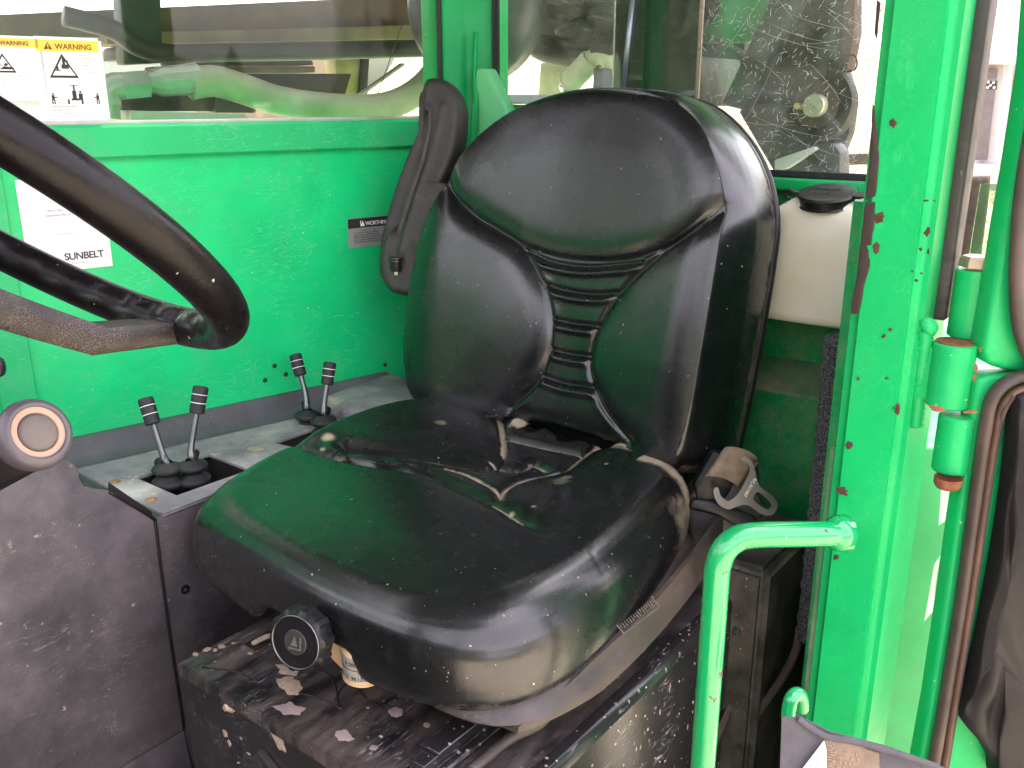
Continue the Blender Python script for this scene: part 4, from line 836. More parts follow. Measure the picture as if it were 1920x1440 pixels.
m = MB(); m.prism([(XR+.03, yy0, 1.50), (XR+.03, yy1, 1.50), (XR+.03, yy1, 2.2), (XR+.03, yy0, 2.2)], (-.005, 0, 0)); m.build('sliding_pane', GL_TINT, cab)
MB().box((XR+.023, yy1, 1.50), (XR+.032, yy1+.006, 2.2), .002).build('pane_edge', simple('amber_glass_edge', (.23, .20, .15), .3), cab)
MB().tube([X(1188, -20, XR+.034), X(1168, 170, XR+.034)], .0045, 8).build('wiper_rod', simple('brushed_rod', (.30, .34, .40), .35, .6), cab, True)
XL = -1.395
zl1 = float(X(1480, 672, XR)[2]); zl0 = float(X(1480, 735, XL)[2])
m = MB(); m.prism([(XR+.001, yl, 1.151), (XR+.001, yl, zl1), (XL, yl, zl0), (XL, yl, zl0-.006), (XR+.001, yl, 1.10)], (0, yr-yl, 0)); m.build('ledge', simple('mud_covered_green', (.03, .16, .06), .8, dust=.62, dustc=(.30, .25, .17), bump=.4), cab)
m = MB(); m.box((XL-.02, yl, .40), (XL, yr, zl0-.006)); m.build('lower_rear_panel', G_REAR, cab)
# right-hand side return of the rear wall toward the door post
m = MB(); m.box((XL-.06, yr-.002, .40), (-1.06, yr+.01, 1.49)); m.build('door_side_panel', G_REAR, cab)
m = MB(); m.box((-1.5, -1.45, .38), (.35, -.20, .40)); m.build('cab_floor', simple('dirty_floor_mat', (.03, .028, .026), .8, dust=.4), cab)
m = MB(); m.box((-1.52, -1.45, 2.26), (.15, -.20, 2.32), .01); m.build('cab_roof', simple('roof_lining', (.035, .035, .036), .8), cab)
# ---- door post: rounded square tube
px0, px1 = X(1642, 100, -.93), X(1792, 100, -.93); ya, yb = float(px0[1]), float(px1[1])
m = MB(); m.box((-1.045, ya, .40), (-.93, yb, 2.26), .012, 5); post = m.build('door_post', G_POST, cab, 50)
# chipped dark strip on the far edge of the post
XP = -.9295
edge = [(1634, 180), (1636, 250), (1642, 300), (1637, 380), (1622, 430), (1626, 480), (1612, 540), (1602, 585), (1600, 540), (1610, 430), (1622, 330), (1632, 230)]
RC = []
def PX(x, y): return X(x, y, XP)
chips = [ell(1675, 231, 7, 8), ell(1649, 408, 9, 11, .3), ell(1643, 464, 7, 12, .2), ell(1739, 434, 5, 9, .4), ell(1726, 467, 4, 4), ell(1741, 471, 3, 5), ell(1728, 512, 3, 2), ell(1718, 526, 4, 3), ell(1736, 376, 6, 2), ell(1752, 376, 2, 2), ell(1711, 509, 2, 2), ell(1669, 618, 4, 3), ell(1657, 630, 5, 3, -.6), ell(1609, 710, 3, 4), ell(1663, 709, 4, 2), ell(1683, 766, 5, 10, .1), ell(1592, 834, 7, 8), ell(1578, 920, 13, 8, .4), ell(1568, 1045, 5, 5), ell(1675, 765, 2, 3), ell(1604, 640, 2, 3)]
blots(chips, PX, (1, 0, 0), RUST, cab, 'rust_chip', th=.0004, k=.3)
halo = [ell(x_, y_, 0, 0) for x_, y_ in ()]
YP = ya-.0006
m = MB(); es = [np.array([-.9315-.004*math.sin(i*1.3), ya+.0055, 0]) for i in range(3)]
lst = [[(1644, 0), (1652, 4), (1648, 40), (1645, 75), (1640, 60)], [(1636, 180), (1646, 250), (1648, 300), (1643, 372), (1622, 374), (1630, 300), (1634, 240)], [(1622, 376), (1641, 378), (1640, 420), (1634, 460), (1612, 462), (1617, 420)], [(1612, 464), (1629, 468), (1630, 500), (1620, 540), (1610, 590), (1594, 592), (1598, 560), (1606, 520)]]
blots(lst, PX, (1, 0, 0), simple('bare_dark_edge', (.022, .013, .009), .7), cab, 'bare_edge', th=.0006, k=.10)
# weld bead down the outer edge of the post
m = MB(); wpts = [Y(1735-.22*(y_-620)*.5, y_, yb+.002) for y_ in range(618, 800, 5)]
m.tube(wpts, [.0075+.0012*(i % 2) for i in range(len(wpts))], 10); m.build('weld_bead', G_POST, cab, True)
MB().lathe(Y(1740, 612, yb+.004), (0, .7, .7), [(0, .009), (.008, .006), (.011, 0), (.008, -.004)], 16).build('weld_bead', G_POST, cab, True)
# dark rubber strip on the outer side of the post
sx = -1.075
m = MB(); a_ = Y(1853, -10, yb+.006); b_ = Y(1768, 597, yb+.006)
m.prism([(a_[0]+.022, yb-.004, a_[2]+.6), (a_[0]-.022, yb-.004, a_[2]+.6), (b_[0]-.016, yb-.004, b_[2]), (b_[0]+.014, yb-.004, b_[2])], (0, .016, 0), .004, 3); m.build('rubber_seal', SEAL, cab, 40)
for q in ((1801, 325),): MB().lathe(Y(*q, yb+.013), (0, 1, 0), [(0, .001), (.0022, .0008), (.0028, 0)], 12).build('rivet', INK, cab)
# grab handle
gd = .90
hp = [D(1574, 1000, .925), D(1540, 1001, .915), D(1470, 1002, .905), D(1425, 1003, .90), D(1385, 1009, .898), D(1357, 1032, .897), D(1345, 1066, .90)]
top_ = hp[-1]; low = np.array([top_[0], top_[1], .62]); hp = list(sm(hp, 6))+[top_*(1-t)+low*t for t in (.25, .5, .75, 1)]
MB().tube(hp, .0128, 20).build('grab_handle', G_TUBE, cab, True)
MB().lathe(D(1566, 1000, .925), D(1520, 1000, .915)-D(1566, 1000, .925), [(0, -.012), (.019, -.012), (.018, 0), (.0145, .006), (.0128, .009)], 20).build('weld_bead', G_TUBE, cab, True)
hk = sm([D(1478, 1352, .93), D(1479, 1330, .93), D(1484, 1310, .93), D(1494, 1301, .935), D(1502, 1308, .94), D(1503, 1330, .95)], 6)
MB().tube(hk, .0072, 14).build('hook', G_TUBE, cab, True)
MB().box((-.955, ya-.008, .42), (-.947, ya-.0005, 1.24), .001).build('flange_strip', simple('scraped_flange', (.05, .16, .07), .6, dust=.3, scr=.5), cab)
# hinge knuckles
def knuck(x0, y0, x1, y1, rpx, d, name, mat=G_POST):
    a, b = D(x0, y0, d), D(x1, y1, d); b = np.array([a[0], a[1], b[2]]); r_ = rpx/FPX*d; ax = (a-b); L_ = np.linalg.norm(ax); ax /= L_
    return MB().lathe(b, ax, [(0, 0), (r_-.0015, 0), (r_, .0015), (r_, L_-.0015), (r_-.0015, L_), (0, L_)], 40).build(name, mat, cab if name == 'hinge_knuckle' else dr, 40)
knuck(1792, 642, 1786, 772, 39, .90, 'hinge_knuckle')
q = D(1792, 650, .90); q2 = D(1786, 765, .90); MB().box((q[0]-.008, yb-.002, q2[2]), (q[0]+.008, q[1]-.012, q[2]), .002).build('hinge_leaf', G_POST, cab)
MB().lathe(D(1791, 641, .90), (0, 0, 1), [(0, .0008), (.0175, .0008), (.0172, -.002)], 32).build('rust_ring', RUSTO, cab)
blots([ell(1830, 690, 4, 9), ell(1827, 708, 4, 7), ell(1838, 655, 3, 5), ell(1818, 772, 14, 3), ell(1755, 766, 18, 6, .2)], lambda x, y: D(x, y, .877), -FW, RUSTO, cab, 'rust_chip', th=.0004, k=.3)
# ================================================================== CAB DOOR, folded back on its hinges
dr = empty('cab_door', (-.80, -.10, .42), 'open green cab door with brown rubber seals and black liner at the right edge', 'door')
knuck(1830, 505, 1822, 640, 35, .90, 'door_knuckle'); knuck(1796, 778, 1788, 895, 33, .91, 'door_knuckle')
a = D(1831, 500, .90); MB().lathe(a, (0, 0, 1), [(.0165, 0), (.0165, .004), (.0158, .008), (.0140, .0105), (0, .0105)], 6).build('hinge_bolt', simple('rusty_zinc_bolt', (.42, .34, .25), .5, .5, var=.3), dr)
a = D(1777, 905, .912); MB().lathe(a, (0, 0, 1), [(0, -.006), (.0105, -.005), (.013, -.001), (.013, .006)], 20).build('hinge_pin', RUSTO, dr, True)
def DP(d, nx=(.88, .30, .2)):   # door plane
    return lambda x, y: onpl(x, y, D(1880, 700, d), nx)
dp = DP(.885, (.75, .62, 0)); dn = np.array([.75, .62, 0]); dn /= np.linalg.norm(dn)
up_ = [dp(*p) for p in ((2060, -60), (2060, 700), (1920, 700), (1880, 694), (1852, 684), (1844, 660), (1862, 560), (1885, 420), (1905, 310), (1935, 120), (1950, -60))]
m = MB(); m.prism(up_, -dn*.03, .006, 3); m.build('upper_frame', G_POST, dr, 50)
dq = DP(.875, (.75, .62, 0))
sl1 = sm([dq(*p) for p in ((1955, 60), (1925, 220), (1902, 360), (1893, 480), (1893, 560), (1900, 620), (1918, 665), (1945, 690), (2000, 700))], 8)
MB().tube(sl1+np.array([0, .006, 0]), .0066, 14).build('door_seal', BROWNSEAL, dr, True)
sl2 = sm([dq(*p) for p in ((1975, 60), (1945, 220), (1922, 360), (1912, 480), (1912, 560), (1918, 610), (1932, 640), (1960, 668), (2000, 680))], 8)
MB().tube(sl2, .0065, 12).build('door_seal', LINER, dr, True)
# lower half of the door
lo = [dp(*p) for p in ((1833, 712), (1856, 705), (2060, 690), (2060, 1560), (1700, 1560), (1722, 1440), (1744, 1320), (1770, 1150), (1794, 980), (1818, 820))]
m = MB(); m.prism(lo, -dn*.025, .004, 2); m.build('lower_frame', G_POST, dr, 50)
def seal(pts, r, mat, dd=.873): MB().tube(sm([DP(dd, (.75, .62, 0))(*p) for p in pts], 8), r, 14, sq=(1, .7)).build('door_seal', mat, dr, True)
seal(((1960, 700), (1915, 705), (1880, 722), (1858, 752), (1848, 800), (1836, 880), (1818, 1010), (1798, 1150), (1772, 1310), (1744, 1470)), .0080, BROWNSEAL)
seal(((1960, 722), (1915, 730), (1890, 748), (1874, 780), (1864, 830), (1850, 920), (1832, 1050), (1812, 1180), (1788, 1330), (1764, 1480)), .0062, simple('tan_dusty_rubber', (.10, .055, .035), .6, var=.3, bump=.3))
MB().tube(sm([DP(.868, (.75, .62, 0))(*p) for p in ((1900, 742), (1880, 775), (1870, 830), (1856, 920), (1838, 1050), (1818, 1180), (1794, 1330), (1770, 1480))], 8), .0018, 8).build('seal_lip', INK, dr, True)
ln_ = sm([(1905, 758), (1893, 850), (1882, 940), (1868, 1030), (1850, 1130), (1828, 1240), (1812, 1300), (1800, 1335), (1812, 1362), (1838, 1392), (1858, 1425), (1880, 1470), (2060, 1500), (2060, 700), (1930, 735)], 5, True)
lf = DP(.862, (.75, .62, 0)); P = np.array([lf(*p) for p in ln_]); lc = P.mean(0); m = MB(); rgs = []
for k, o in ((1, -.012), (1, -.002), (.985, .004), (.96, .008), (.9, .010), (.75, .006), (.55, .012), (.3, .008)):
    rgs.append([m.bm.verts.new(lc+(p-lc)*k+dn*(o+.004*math.sin(i*.5)*(.3 < k < .95))) for i, p in enumerate(P)])
for A, B in zip(rgs, rgs[1:]):
    for j in range(len(P)): m.bm.faces.new((A[j], A[(j+1) % len(P)], B[(j+1) % len(P)], B[j]))
m.bm.faces.new(rgs[-1]); m.build('door_liner', LINER, dr, True)
# ================================================================== STICKERS AND SHEETS
ZU = np.array([0, 0, 1.])
def card(name, x0, y0, x1, y1, off, mat, label, cat, par=None, th=.0004, group=None, r=0):
    sa_, za = ws(x0, y1, off); sb2, zb = ws(x1, y0, off); P = [(sa_, za), (sb2, za), (sb2, zb), (sa_, zb)]
    m = MB(); m.prism([wp(s, z, off) for s, z in P], WN*th)
    if r: bmesh.ops.bevel(m.bm, geom=[e for e in m.bm.edges if abs((e.verts[0].co-e.verts[1].co).normalized().dot(Vector(WN))) > .9], offset=r, segments=4, affect='EDGES')
    o = m.build(name, mat, par); 
    if label: tag(o, label, cat, group)
    return o, sa_, za, sb2, zb
def wquad(pts, off, mat, name, par, th=.0002):
    m = MB(); m.prism([wp(s, z, off) for s, z in pts], WN*th); return m.build(name, mat, par)
def wtext(s, sx_, z, size, off, mat, par, name='lettering', bold=0, sp=1.0): return text(s, name, wp(sx_, z, off), WD, ZU, size, mat, par, .0001, bold, 'LEFT', sp)
def tri(par, cx_, cz, h, off, t=.10, mat=INK):
    b = h*.6; o = [(cx_-b, cz-h/2), (cx_+b, cz-h/2), (cx_, cz+h/2)]; i = [(cx_+(x_-cx_)*.78, cz-h*.03+(z_-cz)*.74) for x_, z_ in o]
    m = MB()
    for k in range(3):
        a, b_ = o[k], o[(k+1) % 3]; c, d = i[(k+1) % 3], i[k]; m.prism([wp(*v, off) for v in (a, b_, c, d)], WN*.0002)
    m.build('triangle', mat, par)
SO = .0006+GLO+.0002
def sticker(x0, y0, x1, y1, kind, label):
    o, a, z0, b, z1 = card('warning_sticker', x0, y0, x1, y1, SO, WHITE, label, 'sticker', None, .0004, None, .004)
    o2 = SO+.0005; Wd_, H = b-a, z1-z0
    wquad([(a+.05*Wd_, z1-.17*H), (b-.05*Wd_, z1-.17*H), (b-.05*Wd_, z1-.035*H), (a+.05*Wd_, z1-.035*H)], o2, YELLOW, 'yellow_header', o)
    h = .085*H; cx_ = a+.22*Wd_; cz = z1-.105*H; m = MB(); m.prism([wp(*v, o2+.0003) for v in ((cx_-h*.6, cz-h/2), (cx_+h*.6, cz-h/2), (cx_, cz+h/2))], WN*.0002); m.build('alert_triangle', DKRED, o)
    wtext('!', cx_-.0012, cz-h*.42, h*.95, o2+.0007, YELLOW, o, 'exclamation', .0002)
    wtext('WARNING', a+.32*Wd_, cz-.036*H, .088*H, o2+.0003, DKRED, o, 'lettering', .00025)
    if kind == 2:
        tri(o, a+.40*Wd_, z1-.335*H, .285*H, o2)
        # forklift with a tipping load inside the triangle, and two people beside it
        cx_, cz = a+.42*Wd_, z1-.37*H; m = MB()
        for P in ([(-.035, .0), (.05, .0), (.05, .05), (-.035, .05)], [(-.02, .05), (.012, .05), (.012, .125), (-.02, .125)], [(.03, .05), (.05, .05), (.045, .10), (.028, .10)], [(-.12, -.025), (-.05, -.025), (-.05, -.012), (-.12, -.012)], [(-.10, -.012), (-.07, -.012), (-.072, .03), (-.09, .03)]):
            m.prism([wp(cx_+u*H*1.0, cz+v*H, o2) for u, v in P], WN*.0002)
        m.build('pictogram', INK, o)
        m = MB(); gz = z1-.79*H
        def rc(u0, v0, u1, v1): m.prism([wp(a+u*Wd_, gz+v*H, o2) for u, v in ((u0, v0), (u1, v0), (u1, v1), (u0, v1))], WN*.0002)
        rc(.46, .045, .58, .07); rc(.48, .07, .54, .16); rc(.50, .16, .525, .225); rc(.45, .222, .58, .230); rc(.57, .05, .63, .13); rc(.40, 0, .43, .06); rc(.60, 0, .63, .06); rc(.585, .135, .615, .16)
        for u in (.19, .84): rc(u-.012, .05, u+.03, .11); rc(u-.015, 0, u+.003, .05); rc(u+.015, 0, u+.033, .05); rc(u-.002, .115, u+.022, .135); rc(u-.05 if u > .5 else u+.02, .075, u-.01 if u > .5 else u+.07, .087)
        for u in (.27, .31, .35, .68, .72, .76): rc(u, .022, u+.02, .03)
        m.build('pictogram', INK, o)
        lines = [(.62, .215, 'RUNOVER'), (.68, .255, 'HAZARD'), (.70, .295, 'to avoid'), (.70, .335, 'death or'), (.70, .375, 'serious'), (.76, .415, 'injury')]
        for u, v, tx in lines: wtext(tx, a+u*Wd_, z1-v*H, .026*H, o2, INKG, o)
        wtext('Keep others away while', a+.16*Wd_, z1-.825*H, .029*H, o2, INK, o); wtext('operating', a+.16*Wd_, z1-.865*H, .029*H, o2, INK, o)
        wtext('See operator manual', a+.30*Wd_, z1-.905*H, .024*H, o2, INKG, o)
    else:
        tri(o, a+.33*Wd_, z1-.42*H, .30*H, o2); m = MB(); cx_, cz = a+.36*Wd_, z1-.47*H
        for P in ([(-.10, -.05), (.12, -.05), (.12, -.02), (-.02, .0)], [(-.03, .01), (.02, .0), (.05, .04), (.0, .05)], [(-.10, .015), (-.03, .01), (-.03, .02), (-.09, .028)]): m.prism([wp(cx_+u*H, cz+v*H, o2) for u, v in P], WN*.0002)
        m.build('pictogram', INK, o)
        for u, v, tx in ((.55, .25, 'WARNING'), (.75, .30, 'hose'), (.75, .34, 'check'), (.6, .39, 'leak'), (.5, .62, 'HYDRAULIC'), (.6, .68, 'pressure'), (.6, .74, 'fluid'), (.62, .80, 'can pierce'), (.5, .92, 'See manual')): wtext(tx, a+u*Wd_, z1-v*H, .027*H, o2, INKG, o)
        wtext('(', a+.28*Wd_, z1-.75*H, .07*H, o2, INK, o)
    return o
sticker(-22, 69, 75, 188, 1, 'left warning sticker with a hand pictogram on the side window')
sticker(80, 72, 188, 229, 2, 'taller warning sticker with a forklift pictogram and two walking figures on the side window')
o, *_ = card('plain_sticker', -60, 197, 93, 233, SO, WHITE, 'white sticker strip under the warning stickers, cut off by the wheel', 'sticker')
# sheet lettered SUNBELT
SP = .0012
o, a, z0, b, z1 = card('notice_sheet', 55, 330, 190, 515, SP, PAPER, 'white notice sheet behind the wheel with dark capital letters at its foot', 'notice')
Wd_, H = b-a, z1-z0; o2 = SP+.0005
wtext('SUNBELT', a+.43*Wd_, z0+.115*H, .108*H, o2, INK, o, 'lettering', .0003, .92)
wtext('R E N T A L S', a+.50*Wd_, z0+.065*H, .03*H, o2, INKG, o)
wtext('Operation Manual', a+.28*Wd_, z0+.60*H, .035*H, o2, INKG, o); wtext('SAFETY FIRST', a+.30*Wd_, z0+.65*H, .03*H, o2, INKG, o); wquad([(a+.40*Wd_, z0+.40*H), (a+.60*Wd_, z0+.405*H), (a+.60*Wd_, z0+.408*H), (a+.40*Wd_, z0+.403*H)], o2, INKG, 'ruled_line', o)
# silver name plate
o, a, z0, b, z1 = card('name_plate', 654, 400, 765, 466, SP, SILVER, 'small silver name plate with black header, on the side wall behind the armrest', 'name plate')
Wd_, H = b-a, z1-z0; wquad([(a+.005*Wd_, z1-.34*H), (b-.005*Wd_, z1-.34*H), (b-.005*Wd_, z1-.02*H), (a+.005*Wd_, z1-.02*H)], o2, INK, 'header_band', o)
wtext('WORTHINGTON', a+.28*Wd_, z1-.27*H, .185*H, o2+.0003, WHITE, o, 'lettering', .0002, .85)
m = MB(); m.prism([wp(a+u*Wd_, z1-v*H, o2+.0003) for u, v in ((.20, .29), (.20, .10), (.215, .10), (.215, .24), (.24, .10), (.27, .29))], WN*.0002); m.build('emblem', WHITE, o)
wtext('Townsville  PA  3756', a+.18*Wd_, z1-.45*H, .075*H, o2, INK, o)
for k, tx in enumerate(('U.S. PATENTS 5,833,228  5,988,956', 'AND OTHER PATENTS PENDING', 'SERVICE AND PARTS CONTACT YOUR', 'LOCAL DEALER OR REPRESENTATIVE', 'THIS PLATE MUST NOT BE REMOVED')): wtext(tx, a+.09*Wd_, z1-(.53+.08*k)*H, .066*H, o2, INK, o)
# ================================================================== WASHER BOTTLE, FOAM-WRAPPED HOSE, POUCH
bt = empty('washer_bottle', (-1.40, -.50, 1.23), 'cream plastic washer fluid bottle with black cap behind the door post', 'bottle')
XB = -1.345
zt, zbm = float(X(1500, 372, XB)[2]), float(X(1500, 608, XB)[2]); y0b, y1b = float(X(1405, 500, XB)[1]), float(X(1640, 500, XB)[1])
m = MB(); NB = 64
def rr(hx, hy, r_, n=NB):
    out = []
    for k in range(n):
        t = 2*math.pi*k/n; c, s = math.cos(t), math.sin(t); e = 4.5; q = (abs(c)**e+abs(s)**e)**(-1/e); out.append((hx*c*q, hy*s*q))
    return out
cxb, cyb = XB-.05, (y0b+y1b)/2; hyb = (y1b-y0b)/2; rg = []
for hz, kx, ky in ((0, .86, .93), (.006, .96, .98), (.02, 1, 1), (.10, 1.0, .995), (.17, 1.0, .98), (.205, .98, .93), (.225, .93, .78), (.240, .84, .60), (.250, .72, .46), (.252, .62, .38)):
    z_ = zbm+(zt-zbm)*hz/.252; rg.append([m.bm.verts.new((cxb+a*kx, cyb+.002+b*ky, z_)) for a, b in rr(.05, hyb, .02)])
for A, B in zip(rg, rg[1:]):
    for j in range(NB): m.bm.faces.new((A[j], A[(j+1) % NB], B[(j+1) % NB], B[j]))
m.bm.faces.new(rg[0]); m.bm.faces.new(rg[-1]); m.build('bottle_body', WHITEPL, bt, True)
cp = X(1551, 374, XB-.03); cp[2] = zt-.004; CAX = np.array([.24, 0, 1.]); CAX /= np.linalg.norm(CAX); CAE = np.array([CAX[2], 0, -CAX[0]])
m = MB(); m.lathe(cp, CAX, [(0, .0150), (.028, .0155), (.040, .0135), (.0425, .010), (.039, .008), (.039, -.002), (.041, -.004), (.041, -.0045), (0, -.0045)], 48); cap = m.build('cap', BLKPL, bt, 35)
m = MB(); m.obox(cp+CAX*.0105+np.array([0, .045, 0]), CAE, (0, 1, 0), CAX, .012, .018, .0022, .002, 3); m.build('cap_tab', BLKPL, cap, 40)
m = MB(); m.tube(sm([cp+np.array([.0, -.038, .006]), cp+np.array([.01, -.050, .012]), cp+np.array([.004, -.062, .010]), cp+np.array([.0, -.060, 0]), cp+np.array([.0, -.042, -.004])], 6), .0028, 10); m.build('cap_strap', BLKPL, cap, True)
text('WASHER', 'lettering', cp+CAX*.0157+CAE*-.004+np.array([0, -.026, 0]), (0, 1, 0), -CAE, .011, INK, cap, .0003, .0002); text('FLUID', 'lettering', cp+CAX*.0157+CAE*.016+np.array([0, -.016, 0]), (0, 1, 0), -CAE, .009, INK, cap, .0003, .0002)
fm = empty('foam_wrapped_hose', (-1.20, -.36, .70), 'black foam sleeve with a brown hose emerging, between rear wall and door post', 'hose')
dF = 1.13
def FD(x, y): return D(x, y, dF+(y-640)*.0003)
def foam(P, r, name='foam_sleeve', mat=FOAM):
    P = sm([FD(*p) for p in P], 10); rs = [r*(1+.06*math.sin(i*2.3)+.04*math.sin(i*5.1)) for i in range(len(P))] if mat is FOAM else [r]*len(P)
    return MB().tube(P, rs, 20).build(name, mat, fm, True)
foam(((1577, 635), (1572, 700), (1566, 770), (1558, 834)), .0205); foam(((1556, 836), (1546, 930), (1538, 1010), (1530, 1090), (1518, 1196)), .0185)
foam(((1500, 1178), (1492, 1220), (1470, 1265), (1445, 1302), (1420, 1340), (1405, 1380), (1398, 1450)), .0058, 'inner_hose', simple('brown_braided_hose', (.05, .035, .03), .8, bump=.8, bs=900, dust=.2))
m = MB(); m.prism([FD(*p) for p in ((1547, 660), (1597, 612), (1600, 660), (1590, 735))], -FW*.003, .001); m.build('sleeve_flap', FOAM, fm)
# pouch
po = empty('cloth_pouch', (-.84, -.24, .90), 'dark grey cloth pouch with tan stitching hanging over the green hook', 'pouch')
pf = lambda x, y: onpl(x, y, D(1560, 1400, .86), (.85, .45, .25)); pn = np.array([.85, .45, .25]); pn /= np.linalg.norm(pn)
def cloth(pts, name, mat, off=0, th=.003, par=po):
    Q = [pf(*p)+pn*off for p in pts]; m = MB(); m.prism(Q, -pn*th); bmesh.ops.triangulate(m.bm, faces=m.bm.faces); return m.build(name, mat, par, 40)
cloth([(1466, 1345), (1500, 1347), (1530, 1362), (1546, 1384), (1530, 1460), (1462, 1460), (1464, 1400)], 'pouch_side', FABRIC)
cloth([(1495, 1345), (1560, 1378), (1660, 1404), (1765, 1440), (1780, 1470), (1500, 1470), (1500, 1400)], 'pouch_front', FABRIC, -.006)
cloth([(1545, 1386), (1600, 1394), (1648, 1412), (1650, 1470), (1540, 1470)], 'stitched_patch', simple('brown_cloth', (.20, .15, .11), .85, bump=.9, bs=900, var=.3), .001, .002)
MB().tube(sm([pf(*p)+pn*.002 for p in ((1495, 1346), (1545, 1378), (1600, 1388), (1660, 1404), (1720, 1424), (1770, 1444))], 6), .0032, 8).build('hem', FABRIC, po, True)
m = MB(); rg_ = random.Random(3)
for j in range(34):
    x_ = 1548+rg_.random()*12+(0 if j < 12 else (j//5)*11-18); y_ = 1396+(j % 12)*4.2 if j < 12 else 1402+(j % 5)*9+(j//5)*1.5
    m.tube([pf(x_, y_)+pn*.0018, pf(x_+(9 if j < 12 else 2), y_+(1 if j < 12 else 6))+pn*.0018], .0006, 5)
m.build('stitching', simple('tan_thread', (.30, .22, .15), .8), po)['kind'] = 'stuff'
Q = [pf(*p)+pn*.006 for p in ((1543, 1384), (1547, 1400), (1548, 1470), (1488, 1470), (1500, 1440))]; m = MB(); m.prism(Q, -pn*.0006); tag(m.build('folded_paper', PAPER), 'folded white paper sheet tucked in the cloth pouch', 'paper')
# ================================================================== OUTDOORS: machine parts beyond the glass
def mbox_w(name, pts, off, th, mat, par, bev=.004): m = MB(); m.prism([W(*p, off) for p in pts], -WN*th, bev); return m.build(name, mat, par, 40)
bo = empty('lift_boom', (-1.0, -2.2, 1.5), 'muddy brown horizontal boom beams beyond the side window', 'boom')
mbox_w('upper_beam', ((-60, 30), (860, -12), (860, 46), (-60, 78)), -.75, .12, BEAM, bo); mbox_w('beam_flange', ((200, 62), (860, 44), (860, 72), (200, 84)), -.70, .17, simple('tan_dusty_steel', (.22, .16, .09), .8, var=.3, sc=10), bo); mbox_w('lower_beam', ((230, 86), (860, 73), (860, 104), (620, 104), (230, 112)), -.73, .14, BEAMD, bo)
m = MB(); m.prism([wp(-1.2, 2.02, -.28), wp(-1.2, 2.02, -1.15), wp(-1.2, 2.45, -1.15), wp(-1.2, 2.45, -.28)], WD*3.6, .01, 2); m.build('overhead_shade_beam', BEAMD, bo, 40)  # unseen boom section overhead, added to shade the hose and beams
mp = empty('bolted_plate_stack', (-.9, -2.1, 1.55), 'stack of dark bolted steel plates behind the grey hose', 'machine part')
mbox_w('steel_plate', ((330, 112), (585, 112), (590, 122), (330, 122)), -.60, .10, BEAMD, mp); mbox_w('steel_plate', ((300, 124), (592, 124), (592, 136), (300, 136)), -.59, .10, BEAM, mp); mbox_w('steel_plate', ((300, 138), (660, 138), (648, 178), (300, 195)), -.62, .10, BEAMD, mp)
for x_ in (378, 394, 483, 545, 563): m = MB(); m.lathe(W(x_, 112, -.60), (0, 0, 1), [(0, .012), (.008, .012), (.0085, .010), (.0085, -.002)], 6); m.build('bolt', ZINC, mp)
yp = MB(); yp.prism([W(*p, -.80) for p in ((628, 100), (676, 100), (674, 176), (632, 176))], -WN*.06, .004); tag(yp.build('yellow_post', YPOST, None, 40), 'yellow painted steel post seen through the side window', 'post')
m = MB(); m.prism([W(*p, -.79) for p in ((680, 98), (694, 98), (688, 190), (673, 190))], -WN*.03, .003); tag(m.build('thin_dark_post', BEAMD, None, 40), 'thin dark steel post right of the yellow post', 'post')
m = MB(); m.prism([W(*p, -.66) for p in ((677, 176), (757, 118), (760, 122), (700, 165), (682, 178))], -WN*.02, .001); tag(m.build('white_strut', TRAIL, None, 40), 'white slanting strut beside the yellow post', 'strut')
dk = MB(); dk.prism([W(*p, -.50) for p in ((222, -60), (300, -60), (308, 118), (232, 122))], -WN*.05, .006); tag(dk.build('reflected_post_bar', simple('reflected_green_tone', (.012, .035, .022), .5, var=.3, dust=.15, dustc=(.06, .07, .05)), None, 40), 'dark green bar standing in for the post reflected in the side window', 'post')  # solid bar imitates the green post mirrored in the side glass
hz = empty('hydraulic_hose', (-1.0, -1.75, 1.5), 'thick grey-green hydraulic hose with zinc elbow fitting outside the side window', 'hose')
def WH(x, y, off=-.33): return W(x, y, off)
MB().tube(sm([WH(355, 158), WH(400, 152), WH(450, 165), WH(520, 188), WH(600, 200), WH(690, 203), WH(750, 190), WH(800, 155), WH(835, 100), WH(850, 30), WH(850, -60)], 10), .030, 24).build('hose', HOSE, hz, True)
fq = sm([WH(262, 156), WH(300, 153), WH(370, 148)], 4); MB().tube(fq, list(np.interp(range(len(fq)), [0, 2, 3, 4, 8], [.021, .019, .021, .027, .030])), 12).build('ferrule', ZINC, hz, 25)
MB().tube([WH(228, 161), WH(275, 157)], .0275, 6).build('hex_nut', ZINC, hz); MB().tube(sm([WH(232, 161), WH(212, 162), WH(200, 176), WH(202, 200)], 6), .024, 16).build('elbow', ZINC, hz, True); MB().tube([WH(202, 190), WH(203, 222)], .022, 6).build('hex_nut', ZINC, hz)
MB().tube([WH(700, 200), WH(760, 30)], .001, 4).build('wire', INK, hz)
h2 = MB(); h2.tube(sm([WH(120, 30, -.45), WH(210, 55, -.45), WH(260, 88, -.45), WH(320, 100, -.45), WH(420, 98, -.45), WH(600, 96, -.46), WH(860, 90, -.48)], 8), .019, 20); tag(h2.build('rear_hose', simple('dark_hose', (.025, .023, .018), .5, var=.3), None, True), 'dark hose running behind the elbow fitting outside the side window', 'hose')
wb = MB(); wb.prism([W(*p, -.30) for p in ((245, 207), (460, 214), (470, 232), (245, 232))], -WN*.25, .003); tag(wb.build('bright_ground_plate', TRAIL, None, 40), 'white plate standing in for the bright ground below the hose outside', 'cover')  # white plate imitates the glaring ground seen below the hose
